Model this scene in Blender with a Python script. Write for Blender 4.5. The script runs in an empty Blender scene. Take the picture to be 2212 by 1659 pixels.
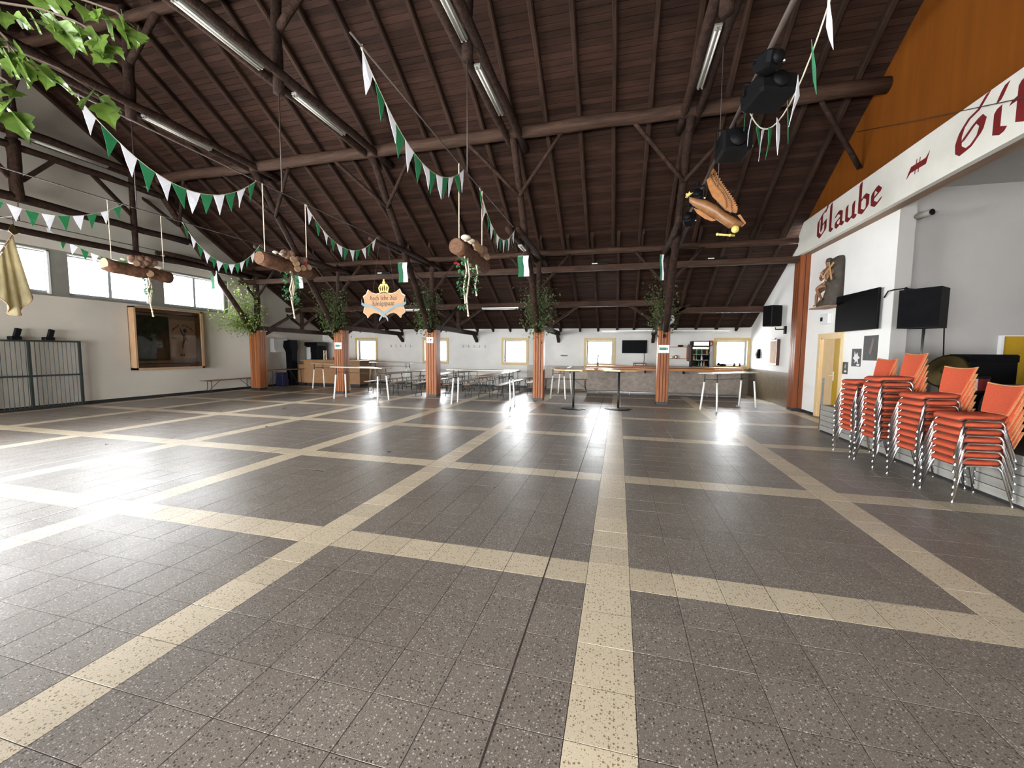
import bpy, bmesh, math, random
from mathutils import Vector, Matrix
random.seed(7)
sc = bpy.context.scene
COL = sc.collection
PI = math.pi

# ---------------------------------------------------------------- camera
cam_d = bpy.data.cameras.new('camera'); cam = bpy.data.objects.new('camera', cam_d); COL.objects.link(cam)
cam_d.sensor_fit = 'HORIZONTAL'; cam_d.sensor_width = 36.0; cam_d.lens = 886.4 / 2212 * 36.0; cam_d.clip_start = 0.02
YAW, PITCH, ROLL = -0.2534, 0.0781, -0.0091
CAM = Vector((0.1785, -2.8000, 1.6116))
_f = Vector((math.sin(YAW) * math.cos(PITCH), math.cos(YAW) * math.cos(PITCH), -math.sin(PITCH)))
_r = Vector((math.cos(YAW), -math.sin(YAW), 0)); _d = _f.cross(_r)
_r2 = math.cos(ROLL) * _r + math.sin(ROLL) * _d; _d2 = -math.sin(ROLL) * _r + math.cos(ROLL) * _d
m = Matrix.Identity(4)
for i in range(3):
    m[i][0] = _r2[i]; m[i][1] = -_d2[i]; m[i][2] = -_f[i]; m[i][3] = CAM[i]
cam.matrix_world = m
sc.camera = cam

# ---------------------------------------------------------------- sky and exposure
SKY = 9.0
w = bpy.data.worlds.new('overcast_sky'); sc.world = w; w.use_nodes = True
bg = w.node_tree.nodes['Background']; bg.inputs[0].default_value = (0.945, 0.97, 0.99, 1); bg.inputs[1].default_value = SKY
sc.view_settings.view_transform = 'Standard'; sc.view_settings.look = 'None'
sc.view_settings.exposure = 2.7; sc.view_settings.gamma = 1.0; sc.view_settings.use_curve_mapping = False
sc.cycles.max_bounces = 7; sc.cycles.diffuse_bounces = 5; sc.cycles.glossy_bounces = 3
sc.cycles.transparent_max_bounces = 8; sc.cycles.use_adaptive_sampling = True; sc.cycles.adaptive_threshold = .07
sc.cycles.sample_clamp_indirect = 8.0
sc.cycles.caustics_reflective = False; sc.cycles.caustics_refractive = False

# openings, shared by walls, windows and the daylight portals: (start, end, z0, z1)
XL, XR, YF, YN = -14.6, 5.2, 15.3, -7.3
LEFT_WIN = [(-1.9, 0.15), (0.55, 2.55), (2.9, 4.92), (5.3, 7.32), (7.78, 9.95)]; LZ0, LZ1 = 3.05, 4.2
FAR_WIN = [(-12.55, -11.52), (-8.85, -7.74), (-4.9, -3.86), (-1.18, -0.08), (3.98, 5.08)]; FZ0, FZ1 = 1.13, 2.13
NEAR_FILL_WIN = [(-13.8, -10.2), (-9.6, -6.6), (-6.0, -2.2), (-1.6, 2.4)]; NZ0, NZ1 = 0.15, 2.3  # unseen windows behind the viewer, added to light the foreground

FILL_OPENING = (-6.9, -1.5, 0.0, 2.95)      # unseen opening in the left wall, added to light stage wall and floor
def portal(name, loc, rot, sx, sy):
    d = bpy.data.lights.new(name, 'AREA'); d.shape = 'RECTANGLE'; d.size = sx; d.size_y = sy
    d.cycles.is_portal = True
    o = bpy.data.objects.new(name, d); COL.objects.link(o); o.location = loc; o.rotation_euler = rot
for a, b in LEFT_WIN: portal('daylight', (XL - 0.3, (a + b) / 2, (LZ0 + LZ1) / 2), (0, -PI / 2, 0), LZ1 - LZ0, b - a)
for a, b in FAR_WIN: portal('daylight', ((a + b) / 2, YF + 0.33, (FZ0 + FZ1) / 2), (-PI / 2, 0, 0), b - a, FZ1 - FZ0)
for a, b in NEAR_FILL_WIN: portal('daylight', ((a + b) / 2, YN - 0.33, (NZ0 + NZ1) / 2), (PI / 2, 0, 0), b - a, NZ1 - NZ0)

portal('daylight', (XL - .3, (FILL_OPENING[0] + FILL_OPENING[1]) / 2, FILL_OPENING[3] / 2), (0, -PI / 2, 0), FILL_OPENING[3], FILL_OPENING[1] - FILL_OPENING[0])

# ---------------------------------------------------------------- helpers
def V(*a): return Vector(a)
class MB:
    """collects simple shapes; build() links them as ONE mesh object"""
    def __init__(s): s.v = []; s.f = []
    def add(s, vs, fs):
        o = len(s.v); s.v += [Vector(x) for x in vs]; s.f += [tuple(o + i for i in f) for f in fs]; return s
    def box(s, a, b):
        x0, y0, z0 = a; x1, y1, z1 = b
        return s.add([(x0, y0, z0), (x1, y0, z0), (x1, y1, z0), (x0, y1, z0), (x0, y0, z1), (x1, y0, z1), (x1, y1, z1), (x0, y1, z1)],
                     [(3, 2, 1, 0), (4, 5, 6, 7), (0, 1, 5, 4), (1, 2, 6, 5), (2, 3, 7, 6), (3, 0, 4, 7)])
    def bevbox(s, a, b, r):
        x0, y0, z0 = a; x1, y1, z1 = b
        vs = []; 
        for z in (z0, z1):
            for (x, y) in ((x0, y0), (x1, y0), (x1, y1), (x0, y1)): pass
        pts = [(x0 + r, y0), (x1 - r, y0), (x1, y0 + r), (x1, y1 - r), (x1 - r, y1), (x0 + r, y1), (x0, y1 - r), (x0, y0 + r)]
        ins = [(x0 + r * 1.6, y0 + r), (x1 - r * 1.6, y0 + r), (x1 - r, y0 + r * 1.6), (x1 - r, y1 - r * 1.6), (x1 - r * 1.6, y1 - r), (x0 + r * 1.6, y1 - r), (x0 + r, y1 - r * 1.6), (x0 + r, y0 + r * 1.6)]
        rings = [[(x, y, z0) for x, y in ins], [(x, y, z0 + r) for x, y in pts], [(x, y, z1 - r) for x, y in pts], [(x, y, z1) for x, y in ins]]
        return s.loft(rings)
    def loft(s, rings, caps=True):
        n = len(rings[0]); vs = [p for r in rings for p in r]; fs = []
        for k in range(len(rings) - 1):
            for i in range(n):
                j = (i + 1) % n; fs.append((k * n + i, k * n + j, (k + 1) * n + j, (k + 1) * n + i))
        if caps:
            fs.append(tuple(range(n - 1, -1, -1))); fs.append(tuple((len(rings) - 1) * n + i for i in range(n)))
        return s.add(vs, fs)
    def tube(s, pts, r, n=8, caps=True):
        pts = [Vector(p) for p in pts]; rr = r if isinstance(r, (list, tuple)) else [r] * len(pts); rings = []
        t0 = (pts[1] - pts[0]).normalized(); up = Vector((0, 0, 1)) if abs(t0.z) < .9 else Vector((1, 0, 0))
        u = t0.cross(up).normalized()
        for k, p in enumerate(pts):
            t = (pts[min(k + 1, len(pts) - 1)] - pts[max(k - 1, 0)]).normalized()
            u = (u - t * u.dot(t)); u = u.normalized() if u.length > 1e-6 else t.orthogonal().normalized()
            v = t.cross(u)
            rings.append([p + (u * math.cos(2 * PI * i / n) + v * math.sin(2 * PI * i / n)) * rr[k] for i in range(n)])
        return s.loft(rings, caps)
    def bar(s, p0, p1, w, h, up=(0, 0, 1)):
        p0, p1 = Vector(p0), Vector(p1); t = (p1 - p0).normalized(); up = Vector(up)
        if abs(t.dot(up)) > .98: up = Vector((0, 1, 0))
        u = t.cross(up).normalized() * w / 2; v = u.cross(t).normalized() * h / 2
        return s.loft([[p - u - v, p + u - v, p + u + v, p - u + v] for p in (p0, p1)])
    def log(s, p0, p1, r0, r1=None, n=9, seg=7, jit=.09):
        p0, p1 = Vector(p0), Vector(p1); r1 = r0 if r1 is None else r1; d = p1 - p0; L = d.length
        o = d.normalized().orthogonal().normalized(); o2 = d.normalized().cross(o)
        pts, rs = [], []
        for k in range(seg + 1):
            t = k / seg; j = 0 if k in (0, seg) else 1
            pts.append(p0 + d * t + (o * random.uniform(-1, 1) + o2 * random.uniform(-1, 1)) * r0 * .16 * j)
            rs.append((r0 + (r1 - r0) * t) * random.uniform(1 - jit, 1 + jit))
        return s.tube(pts, rs, n)
    def lathe(s, prof, c=(0, 0, 0), n=16, axis='Z'):
        c = Vector(c); rings = []
        for r, z in prof:
            ring = []
            for i in range(n):
                a = 2 * PI * i / n; x, y = r * math.cos(a), r * math.sin(a)
                ring.append(c + (Vector((x, y, z)) if axis == 'Z' else Vector((z, x, y)) if axis == 'X' else Vector((y, z, x))))
            rings.append(ring)
        return s.loft(rings)
    def prism(s, poly, o, ex, ey, t):
        """polygon in the plane o+x*ex+y*ey, thickness vector t"""
        o, ex, ey, t = Vector(o), Vector(ex), Vector(ey), Vector(t)
        a = [o + ex * x + ey * y for x, y in poly]; n = len(a)
        return s.add(a + [p + t for p in a], [tuple(range(n)), tuple(range(2 * n - 1, n - 1, -1))] + [(i, i + n, (i + 1) % n + n, (i + 1) % n) for i in range(n)])
    def ball(s, c, r, n=10, k=6, sc=(1, 1, 1)):
        rings = []
        for j in range(k + 1):
            a = -PI / 2 + PI * j / k; rr = max(math.cos(a), .02)
            rings.append([Vector(c) + Vector((r * sc[0] * rr * math.cos(2 * PI * i / n), r * sc[1] * rr * math.sin(2 * PI * i / n), r * sc[2] * math.sin(a))) for i in range(n)])
        return s.loft(rings)
    def xf(s, M):
        s.v = [M @ p for p in s.v]; return s
    def build(s, name, m, parent=None, world=False, smooth=False):
        off = Vector((0, 0, 0)); q = parent
        while world and q is not None: off = off + q.location; q = q.parent
        me = bpy.data.meshes.new(name); me.from_pydata([tuple(p - off) for p in s.v], [], s.f)
        bm = bmesh.new(); bm.from_mesh(me); bmesh.ops.recalc_face_normals(bm, faces=bm.faces); bm.to_mesh(me); bm.free()
        if smooth: me.polygons.foreach_set('use_smooth', [True] * len(me.polygons))
        me.materials.append(MAT[m]); me.update()
        o = bpy.data.objects.new(name, me); COL.objects.link(o)
        if parent is not None: o.parent = parent
        return o

def tag(o, label=None, cat=None, group=None, kind=None):
    if label: o['label'] = label
    if cat: o['category'] = cat
    if group: o['group'] = group
    if kind: o['kind'] = kind
    return o
def thing(name, label=None, cat=None, loc=(0, 0, 0), rz=0, group=None, kind=None):
    o = bpy.data.objects.new(name, None); COL.objects.link(o); o.location = loc; o.rotation_euler = (0, 0, rz); o.empty_display_size = .1
    return tag(o, label, cat, group, kind)
def struct(o, label=None): return tag(o, label, None, None, 'structure')
def dup(root, loc=None, rz=None, label=None, group=None, rot=None):
    r = root.copy(); COL.objects.link(r)
    if loc is not None: r.location = loc
    if rz is not None: r.rotation_euler = (0, 0, rz)
    if rot is not None: r.rotation_euler = rot
    if label: r['label'] = label
    if group: r['group'] = group
    for ch in list(root.children):
        c = ch.copy(); COL.objects.link(c); c.parent = r
        for g in list(ch.children):
            d = g.copy(); COL.objects.link(d); d.parent = c
    return r
def again(o, parent, loc=(0, 0, 0)):
    c = o.copy(); COL.objects.link(c); c.parent = parent; c.location = loc; return c

# ---------------------------------------------------------------- materials
MAT = {}
def mat(name, col, rough=.6, metal=0.0, var=.12, scale=(6, 6, 6), bump=0.0, bscale=None, spec=.5, detail=4, col2=None, rvar=0.0, coord='pos', emit=None, trans=0.0, rnd=0.0):
    m = bpy.data.materials.new(name); m.use_nodes = True; nt = m.node_tree; N = nt.nodes; L = nt.links
    b = N['Principled BSDF']; b.inputs['Roughness'].default_value = rough; b.inputs['Metallic'].default_value = metal
    b.inputs['Specular IOR Level'].default_value = spec
    if coord == 'pos': src = N.new('ShaderNodeNewGeometry').outputs['Position']
    else: src = N.new('ShaderNodeTexCoord').outputs['Object']
    mp = N.new('ShaderNodeMapping'); mp.inputs['Scale'].default_value = scale; L.new(src, mp.inputs['Vector'])
    no = N.new('ShaderNodeTexNoise'); no.inputs['Scale'].default_value = 1.0; no.inputs['Detail'].default_value = detail; no.inputs['Roughness'].default_value = .6
    L.new(mp.outputs[0], no.inputs['Vector'])
    rp = N.new('ShaderNodeValToRGB'); rp.color_ramp.elements[0].position = .3; rp.color_ramp.elements[1].position = .7
    c = Vector(col); c2 = Vector(col2) if col2 else None
    lo = c * (1 - var); hi = c2 if c2 else c * (1 + var)
    rp.color_ramp.elements[0].color = (*lo, 1); rp.color_ramp.elements[1].color = (*hi, 1)
    L.new(no.outputs['Fac'], rp.inputs[0]); out = rp.outputs[0]
    if rnd:
        oi = N.new('ShaderNodeObjectInfo'); hs = N.new('ShaderNodeHueSaturation'); mr = N.new('ShaderNodeMapRange')
        mr.inputs['To Min'].default_value = 1 - rnd; mr.inputs['To Max'].default_value = 1 + rnd
        L.new(oi.outputs['Random'], mr.inputs['Value']); L.new(mr.outputs[0], hs.inputs['Value']); L.new(out, hs.inputs['Color']); out = hs.outputs[0]
    L.new(out, b.inputs['Base Color'])
    if rvar:
        mr = N.new('ShaderNodeMapRange'); mr.inputs['To Min'].default_value = max(0.02, rough - rvar); mr.inputs['To Max'].default_value = rough + rvar
        L.new(no.outputs['Fac'], mr.inputs['Value']); L.new(mr.outputs[0], b.inputs['Roughness'])
    if bump:
        n2 = no
        if bscale:
            mp2 = N.new('ShaderNodeMapping'); mp2.inputs['Scale'].default_value = bscale; L.new(src, mp2.inputs['Vector'])
            n2 = N.new('ShaderNodeTexNoise'); n2.inputs['Scale'].default_value = 1; n2.inputs['Detail'].default_value = 3; L.new(mp2.outputs[0], n2.inputs['Vector'])
        bp = N.new('ShaderNodeBump'); bp.inputs['Strength'].default_value = bump; bp.inputs['Distance'].default_value = .02
        L.new(n2.outputs['Fac'], bp.inputs['Height']); L.new(bp.outputs[0], b.inputs['Normal'])
    if emit:
        b.inputs['Emission Color'].default_value = (*col, 1); b.inputs['Emission Strength'].default_value = emit
        L.new(out, b.inputs['Emission Color'])
    if trans:
        tr = N.new('ShaderNodeBsdfTranslucent'); L.new(out, tr.inputs['Color']); mx = N.new('ShaderNodeMixShader'); mx.inputs[0].default_value = trans
        L.new(b.outputs[0], mx.inputs[1]); L.new(tr.outputs[0], mx.inputs[2]); L.new(mx.outputs[0], N['Material Output'].inputs[0])
    MAT[name] = m; return m

def terrazzo(name, base, chip_a, chip_b, rough, da=.3, dbk=.3, scale=55):
    m = bpy.data.materials.new(name); m.use_nodes = True; nt = m.node_tree; N = nt.nodes; L = nt.links; b = N['Principled BSDF']
    g = N.new('ShaderNodeNewGeometry').outputs['Position']
    def noise(s, d=3):
        n = N.new('ShaderNodeTexNoise'); n.inputs['Scale'].default_value = s; n.inputs['Detail'].default_value = d; L.new(g, n.inputs['Vector']); return n.outputs['Fac']
    big = noise(.7, 4); fine = noise(140, 2)
    mx = N.new('ShaderNodeMix'); mx.data_type = 'RGBA'; mx.inputs[6].default_value = (*[c * .82 for c in base], 1); mx.inputs[7].default_value = (*[c * 1.2 for c in base], 1)
    ad = N.new('ShaderNodeMath'); ad.operation = 'MULTIPLY_ADD'; ad.inputs[1].default_value = .5
    L.new(big, ad.inputs[0]); sb = N.new('ShaderNodeMath'); sb.operation = 'MULTIPLY'; sb.inputs[1].default_value = .5; L.new(fine, sb.inputs[0]); L.new(sb.outputs[0], ad.inputs[2])
    L.new(ad.outputs[0], mx.inputs[0]); cur = mx.outputs[2]
    for k, (col, th, scl, lim) in enumerate(((chip_a, .27, scale, da), (chip_b, .27, scale * .86, dbk), (chip_a, .24, scale * 2.0, da * 1.3), (chip_b, .24, scale * 1.7, dbk * 1.2))):
        mp = N.new('ShaderNodeMapping'); mp.inputs['Location'].default_value = (k * 3.7, k * 1.3, 0); L.new(g, mp.inputs['Vector'])
        vo = N.new('ShaderNodeTexVoronoi'); vo.inputs['Scale'].default_value = scl; vo.voronoi_dimensions = '2D'; L.new(mp.outputs[0], vo.inputs['Vector'])
        lt = N.new('ShaderNodeMath'); lt.operation = 'LESS_THAN'; lt.inputs[1].default_value = th; L.new(vo.outputs['Distance'], lt.inputs[0])
        sx = N.new('ShaderNodeSeparateColor'); L.new(vo.outputs['Color'], sx.inputs[0])
        l2 = N.new('ShaderNodeMath'); l2.operation = 'LESS_THAN'; l2.inputs[1].default_value = lim; L.new(sx.outputs[0], l2.inputs[0])
        mu = N.new('ShaderNodeMath'); mu.operation = 'MULTIPLY'; L.new(lt.outputs[0], mu.inputs[0]); L.new(l2.outputs[0], mu.inputs[1])
        m2 = N.new('ShaderNodeMix'); m2.data_type = 'RGBA'; m2.inputs[7].default_value = (*col, 1); L.new(mu.outputs[0], m2.inputs[0]); L.new(cur, m2.inputs[6]); cur = m2.outputs[2]
    # every tile a shade of its own
    oi = N.new('ShaderNodeObjectInfo'); gi = N.new('ShaderNodeNewGeometry'); s2 = N.new('ShaderNodeMath'); s2.operation = 'ADD'
    L.new(oi.outputs['Random'], s2.inputs[0]); L.new(gi.outputs['Random Per Island'], s2.inputs[1])
    fr = N.new('ShaderNodeMath'); fr.operation = 'FRACT'; L.new(s2.outputs[0], fr.inputs[0])
    mr = N.new('ShaderNodeMapRange'); mr.inputs['To Min'].default_value = .92; mr.inputs['To Max'].default_value = 1.08; L.new(fr.outputs[0], mr.inputs['Value'])
    hs = N.new('ShaderNodeHueSaturation'); L.new(cur, hs.inputs['Color']); L.new(mr.outputs[0], hs.inputs['Value']); L.new(hs.outputs[0], b.inputs['Base Color'])
    b.inputs['Specular IOR Level'].default_value = .27
    r = N.new('ShaderNodeMapRange'); r.inputs['To Min'].default_value = rough - .07; r.inputs['To Max'].default_value = rough + .1; L.new(noise(2.2, 5), r.inputs['Value']); L.new(r.outputs[0], b.inputs['Roughness'])
    bp = N.new('ShaderNodeBump'); bp.inputs['Strength'].default_value = .012; bp.inputs['Distance'].default_value = .01; L.new(noise(7, 2), bp.inputs['Height']); L.new(bp.outputs[0], b.inputs['Normal'])
    MAT[name] = m
terrazzo('terrazzo_grey', (.205, .172, .142), (.5, .46, .4), (.06, .05, .043), .36, .16, .2, 66)
terrazzo('terrazzo_cream', (.62, .52, .37), (.68, .59, .45), (.27, .19, .1), .37, .2, .22, 62)

def tiles_mat(name, col, mortar, bw, bh, rough=.35):
    m = bpy.data.materials.new(name); m.use_nodes = True; N = m.node_tree.nodes; L = m.node_tree.links; b = N['Principled BSDF']
    g = N.new('ShaderNodeNewGeometry').outputs['Position']; sp = N.new('ShaderNodeSeparateXYZ'); L.new(g, sp.inputs[0])
    ad = N.new('ShaderNodeMath'); ad.operation = 'ADD'; L.new(sp.outputs[0], ad.inputs[0]); L.new(sp.outputs[1], ad.inputs[1])
    cb = N.new('ShaderNodeCombineXYZ'); L.new(ad.outputs[0], cb.inputs[0]); L.new(sp.outputs[2], cb.inputs[1])
    br = N.new('ShaderNodeTexBrick'); br.offset = 0; br.inputs['Scale'].default_value = 1; br.inputs['Brick Width'].default_value = bw; br.inputs['Row Height'].default_value = bh
    br.inputs['Mortar Size'].default_value = .004; br.inputs['Color1'].default_value = (*[c * .85 for c in col], 1); br.inputs['Color2'].default_value = (*[c * 1.15 for c in col], 1); br.inputs['Mortar'].default_value = (*mortar, 1)
    L.new(cb.outputs[0], br.inputs['Vector']); L.new(br.outputs['Color'], b.inputs['Base Color']); b.inputs['Roughness'].default_value = rough
    MAT[name] = m
tiles_mat('wall_tile', (.175, .13, .08), (.1, .08, .06), .1, .2)

def glass(name, tint=(1, 1, 1), rough=.02, ior=1.5):
    m = bpy.data.materials.new(name); m.use_nodes = True; N = m.node_tree.nodes; L = m.node_tree.links
    N.remove(N['Principled BSDF']); t = N.new('ShaderNodeBsdfTransparent'); t.inputs[0].default_value = (*tint, 1)
    gl = N.new('ShaderNodeBsdfGlossy'); gl.inputs['Roughness'].default_value = rough; fr = N.new('ShaderNodeFresnel'); fr.inputs[0].default_value = ior
    mx = N.new('ShaderNodeMixShader'); L.new(fr.outputs[0], mx.inputs[0]); L.new(t.outputs[0], mx.inputs[1]); L.new(gl.outputs[0], mx.inputs[2]); L.new(mx.outputs[0], N['Material Output'].inputs[0])
    MAT[name] = m
glass('glass')
glass('case_glass', ior=1.3)

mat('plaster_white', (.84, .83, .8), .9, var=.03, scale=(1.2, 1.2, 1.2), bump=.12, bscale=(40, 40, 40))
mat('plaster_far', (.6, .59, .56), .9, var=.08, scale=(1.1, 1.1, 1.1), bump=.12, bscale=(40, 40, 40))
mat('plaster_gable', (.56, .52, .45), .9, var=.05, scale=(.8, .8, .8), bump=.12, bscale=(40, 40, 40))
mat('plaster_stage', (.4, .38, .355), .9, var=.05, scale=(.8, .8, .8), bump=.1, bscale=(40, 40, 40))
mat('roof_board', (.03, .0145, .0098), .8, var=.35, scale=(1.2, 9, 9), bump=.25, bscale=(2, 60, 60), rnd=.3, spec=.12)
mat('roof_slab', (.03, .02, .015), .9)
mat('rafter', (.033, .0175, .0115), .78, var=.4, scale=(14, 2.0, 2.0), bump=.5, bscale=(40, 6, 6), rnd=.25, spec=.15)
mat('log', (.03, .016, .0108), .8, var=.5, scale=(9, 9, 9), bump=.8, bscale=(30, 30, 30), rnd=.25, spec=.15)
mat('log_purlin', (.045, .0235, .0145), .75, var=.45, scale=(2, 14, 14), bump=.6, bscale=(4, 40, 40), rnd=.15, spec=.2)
mat('panel_orange', (.18, .053, .0065), .5, var=.14, scale=(3, 5, .35), spec=.2, detail=5)
mat('column_wood', (.26, .085, .027), .5, var=.28, scale=(26, 26, 2.0), bump=.12, rnd=.2, spec=.3)
mat('pillar_wood', (.2, .056, .017), .5, var=.25, scale=(18, 18, 1.2), bump=.1, rnd=.12, spec=.3)
mat('joint_dark', (.03, .018, .012), .8)
mat('beam_white', (.74, .72, .65), .6, var=.05, scale=(2, 2, 2))
mat('soffit_wood', (.25, .15, .09), .6, var=.25, scale=(14, 1, 14))
mat('letter_red', (.17, .013, .013), .55)
mat('base_black', (.015, .015, .018), .5)
mat('grout', (.022, .019, .016), .8)
mat('joint_light', (.42, .41, .38), .35)
mat('ochre_trim', (.5, .37, .16), .5, var=.06)
mat('frame_olive', (.2, .19, .165), .6, var=.08)
mat('sash_white', (.72, .73, .72), .45, var=.03)
mat('sash_grey', (.36, .38, .38), .45, var=.06)
mat('chrome', (.85, .85, .86), .2, 1.0, var=.02)
mat('steel', (.5, .5, .5), .35, 1.0, var=.05)
mat('chair_fabric', (.47, .082, .038), .95, var=.22, scale=(120, 120, 120), bump=.3, coord='obj', rnd=.08, spec=.2)
mat('chair_wood', (.48, .22, .1), .45, var=.15, scale=(20, 20, 60), coord='obj', spec=.35)
mat('chair_shell', (.07, .028, .017), .4, var=.2, scale=(20, 20, 20), coord='obj', spec=.35)
mat('black_plastic', (.0045, .0045, .005), .55, var=.1, spec=.12)
mat('black_gloss', (.004, .004, .005), .1, var=.05)
mat('black_cloth', (.0045, .0045, .0055), .95, var=.3, spec=.1)
mat('dark_metal', (.025, .027, .026), .45, .6, var=.1)
mat('gate_green', (.022, .03, .028), .45, .3, var=.15)
mat('bench_wood', (.23, .145, .09), .55, var=.2, scale=(30, 2, 30), coord='obj', rnd=.15, spec=.3)
mat('table_wood', (.5, .43, .34), .35, var=.12, scale=(30, 2, 30), coord='obj', rnd=.1, spec=.4)
mat('oak_top', (.5, .27, .1), .3, var=.15, scale=(12, 12, 12), coord='obj')
mat('leg_white', (.8, .8, .76), .4, var=.03)
mat('leg_grey', (.03, .032, .032), .5, .0, var=.1, spec=.3)
mat('bar_stone', (.22, .185, .155), .8, var=.25, scale=(7, 7, 9), bump=.35, bscale=(20, 20, 20))
mat('bar_wood', (.36, .14, .04), .4, var=.2, scale=(1.2, 14, 20), spec=.35)
mat('counter_ply', (.3, .165, .08), .55, var=.12, scale=(2, 2, 10), spec=.3)
mat('pennant_white', (.82, .82, .84), .8, var=.03, trans=.35)
mat('pennant_green', (.055, .29, .14), .8, var=.06, trans=.45)
mat('banner_green', (.02, .15, .07), .8, var=.08, trans=.25)
mat('cord', (.5, .46, .36), .8)
mat('cable', (.05, .035, .028), .6)
mat('rope', (.55, .46, .34), .9, var=.2, scale=(60, 60, 60))
mat('bark', (.12, .058, .034), .9, var=.4, scale=(14, 14, 14), bump=.8, spec=.15)
mat('wood_slice', (.33, .21, .115), .8, var=.15, scale=(25, 25, 25))
mat('cut_face', (.115, .062, .036), .9, var=.25, scale=(25, 25, 25), spec=.15)
mat('mushroom', (.6, .52, .4), .8, var=.2, scale=(30, 30, 30))
mat('cone_brown', (.17, .09, .06), .9, var=.4, scale=(40, 40, 40))
mat('ivy', (.05, .17, .07), .6, var=.35, scale=(30, 30, 30), trans=.25)
mat('leaf_birch', (.075, .115, .035), .5, var=.45, scale=(6, 6, 6), trans=.35)
mat('leaf_bright', (.27, .38, .09), .5, var=.4, scale=(8, 8, 8), trans=.4)
mat('leaf_near', (.1, .165, .028), .42, var=.3, scale=(60, 60, 60), trans=.4, rnd=.35)
mat('twig', (.07, .045, .03), .8)
mat('sign_wood', (.36, .205, .105), .6, var=.1, scale=(3, 12, 12), spec=.2)
mat('sign_edge', (.5, .42, .32), .6, spec=.2)
mat('sign_ink', (.07, .045, .028), .7)
mat('ribbon_grey', (.13, .18, .19), .6, var=.08)
mat('gold', (.62, .5, .13), .4, var=.08)
mat('eagle_wood', (.36, .15, .045), .5, var=.2, scale=(14, 14, 14), bump=.2)
mat('eagle_body', (.22, .1, .036), .45, var=.25, scale=(14, 14, 14), bump=.2)
mat('tube_white', (.55, .54, .48), .35, var=.02)
mat('lamp_body', (.26, .25, .22), .45, var=.05)
mat('flag_cloth', (.45, .39, .24), .9, var=.22, scale=(7, 7, 3), trans=.35)
mat('frame_pine', (.4, .24, .13), .5, var=.2, scale=(20, 20, 3))
mat('case_brown', (.3, .2, .13), .7, var=.12)
mat('case_green', (.045, .052, .036), .8, var=.3, spec=.2)
mat('case_card', (.46, .31, .2), .8, var=.06)
mat('ink_brown', (.06, .035, .025), .8)
mat('paper', (.78, .78, .76), .7, var=.03)
mat('paper_green', (.06, .2, .12), .7, var=.1)
mat('paper_dark', (.05, .048, .048), .6, var=.25, scale=(14, 14, 14))
mat('statue_rock', (.045, .034, .023), .7, var=.4, scale=(9, 9, 9), bump=.6)
mat('statue_skin', (.2, .085, .04), .5, var=.25, scale=(16, 16, 16))
mat('statue_hair', (.05, .03, .02), .7)
mat('cross_wood', (.5, .3, .14), .6, var=.1)
mat('yellow_door', (.42, .25, .006), .45, var=.06)
mat('beige_door', (.6, .43, .24), .6, var=.05)
mat('cream_trim', (.72, .54, .3), .5, var=.04)
mat('stage_slat', (.26, .25, .225), .55, var=.12, scale=(2, 2, 20), rnd=.08)
mat('stage_floor', (.05, .03, .02), .5)
mat('brass', (.13, .095, .04), .5, 1.0, var=.2)
mat('red_drum', (.16, .012, .015), .35)
mat('screen', (.002, .002, .0025), .5, spec=.05)
mat('red_sign', (.45, .06, .03), .5)
mat('radio_red', (.12, .02, .018), .5)
mat('crate_red', (.4, .02, .02), .5)
mat('fridge_light', (.95, .85, .55), .5, emit=3.0, var=.2, scale=(30, 3, 3))
mat('bottle_orange', (.7, .3, .05), .3)
mat('bottle_green', (.05, .2, .06), .2)
mat('bottle_white', (.7, .7, .65), .3)
mat('plastic_grey', (.55, .56, .55), .5)
mat('blue_crate', (.01, .015, .06), .5)
mat('tile_grey_face', (.3, .28, .25), .6)
# ================================================================ structure
T = 0.3
def zr(y):                      # underside of the roof boards
    y = y if y >= 4 else 8 - y
    return 5.12 + (10.6 - y) * .58 if y <= 10.6 else 5.12 - (y - 10.6) * .525

# ---- floor: a grout bed, tiles laid on it one by one
fb = MB().box((XL - .3, YN - .3, -.2), (5.6, YF + .3, -.0012))
floor = struct(fb.build('floor', 'grout'), 'grey terrazzo tile floor crossed by cream tile bands')
BANDS_V = {-24, -16, -8, 0, 8, 17, 25, 33, 41, 49}
def tile_mesh(name, m):
    g = .0018; me = bpy.data.meshes.new(name)
    a, b = g, T - g; c = .0008
    v = [(a, a, -.004), (b, a, -.004), (b, b, -.004), (a, b, -.004), (a, a, -c), (b, a, -c), (b, b, -c), (a, b, -c), (a + c, a + c, 0), (b - c, a + c, 0), (b - c, b - c, 0), (a + c, b - c, 0)]
    f = [(8, 9, 10, 11)] + [(k + i, k + (i + 1) % 4, k + 4 + (i + 1) % 4, k + 4 + i) for k in (0, 4) for i in range(4)]
    me.from_pydata(v, [], f); me.materials.append(MAT[m]); return me
TM = {False: tile_mesh('tile', 'terrazzo_grey'), True: tile_mesh('band_tile', 'terrazzo_cream')}
cand = []
for u in range(-49, 18):
    for v in range(-25, 51):
        x, y = u * T, v * T
        if x > 4.35 and y < 7.0: continue
        cream = (u % 8 == 0) or (v in BANDS_V)
        q = Vector((x + .15, y + .15, 0)) - CAM; dz = q.dot(_f); area = 0
        if dz > .3:
            sx, sy = 886.4 * q.dot(_r2) / dz, 886.4 * q.dot(_d2) / dz
            if abs(sx) < 1110 and abs(sy) < 835: area = 1 / dz ** 3
        cand.append((area, u, v, cream))
cand.sort(reverse=True)
rest = {False: MB(), True: MB()}
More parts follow.
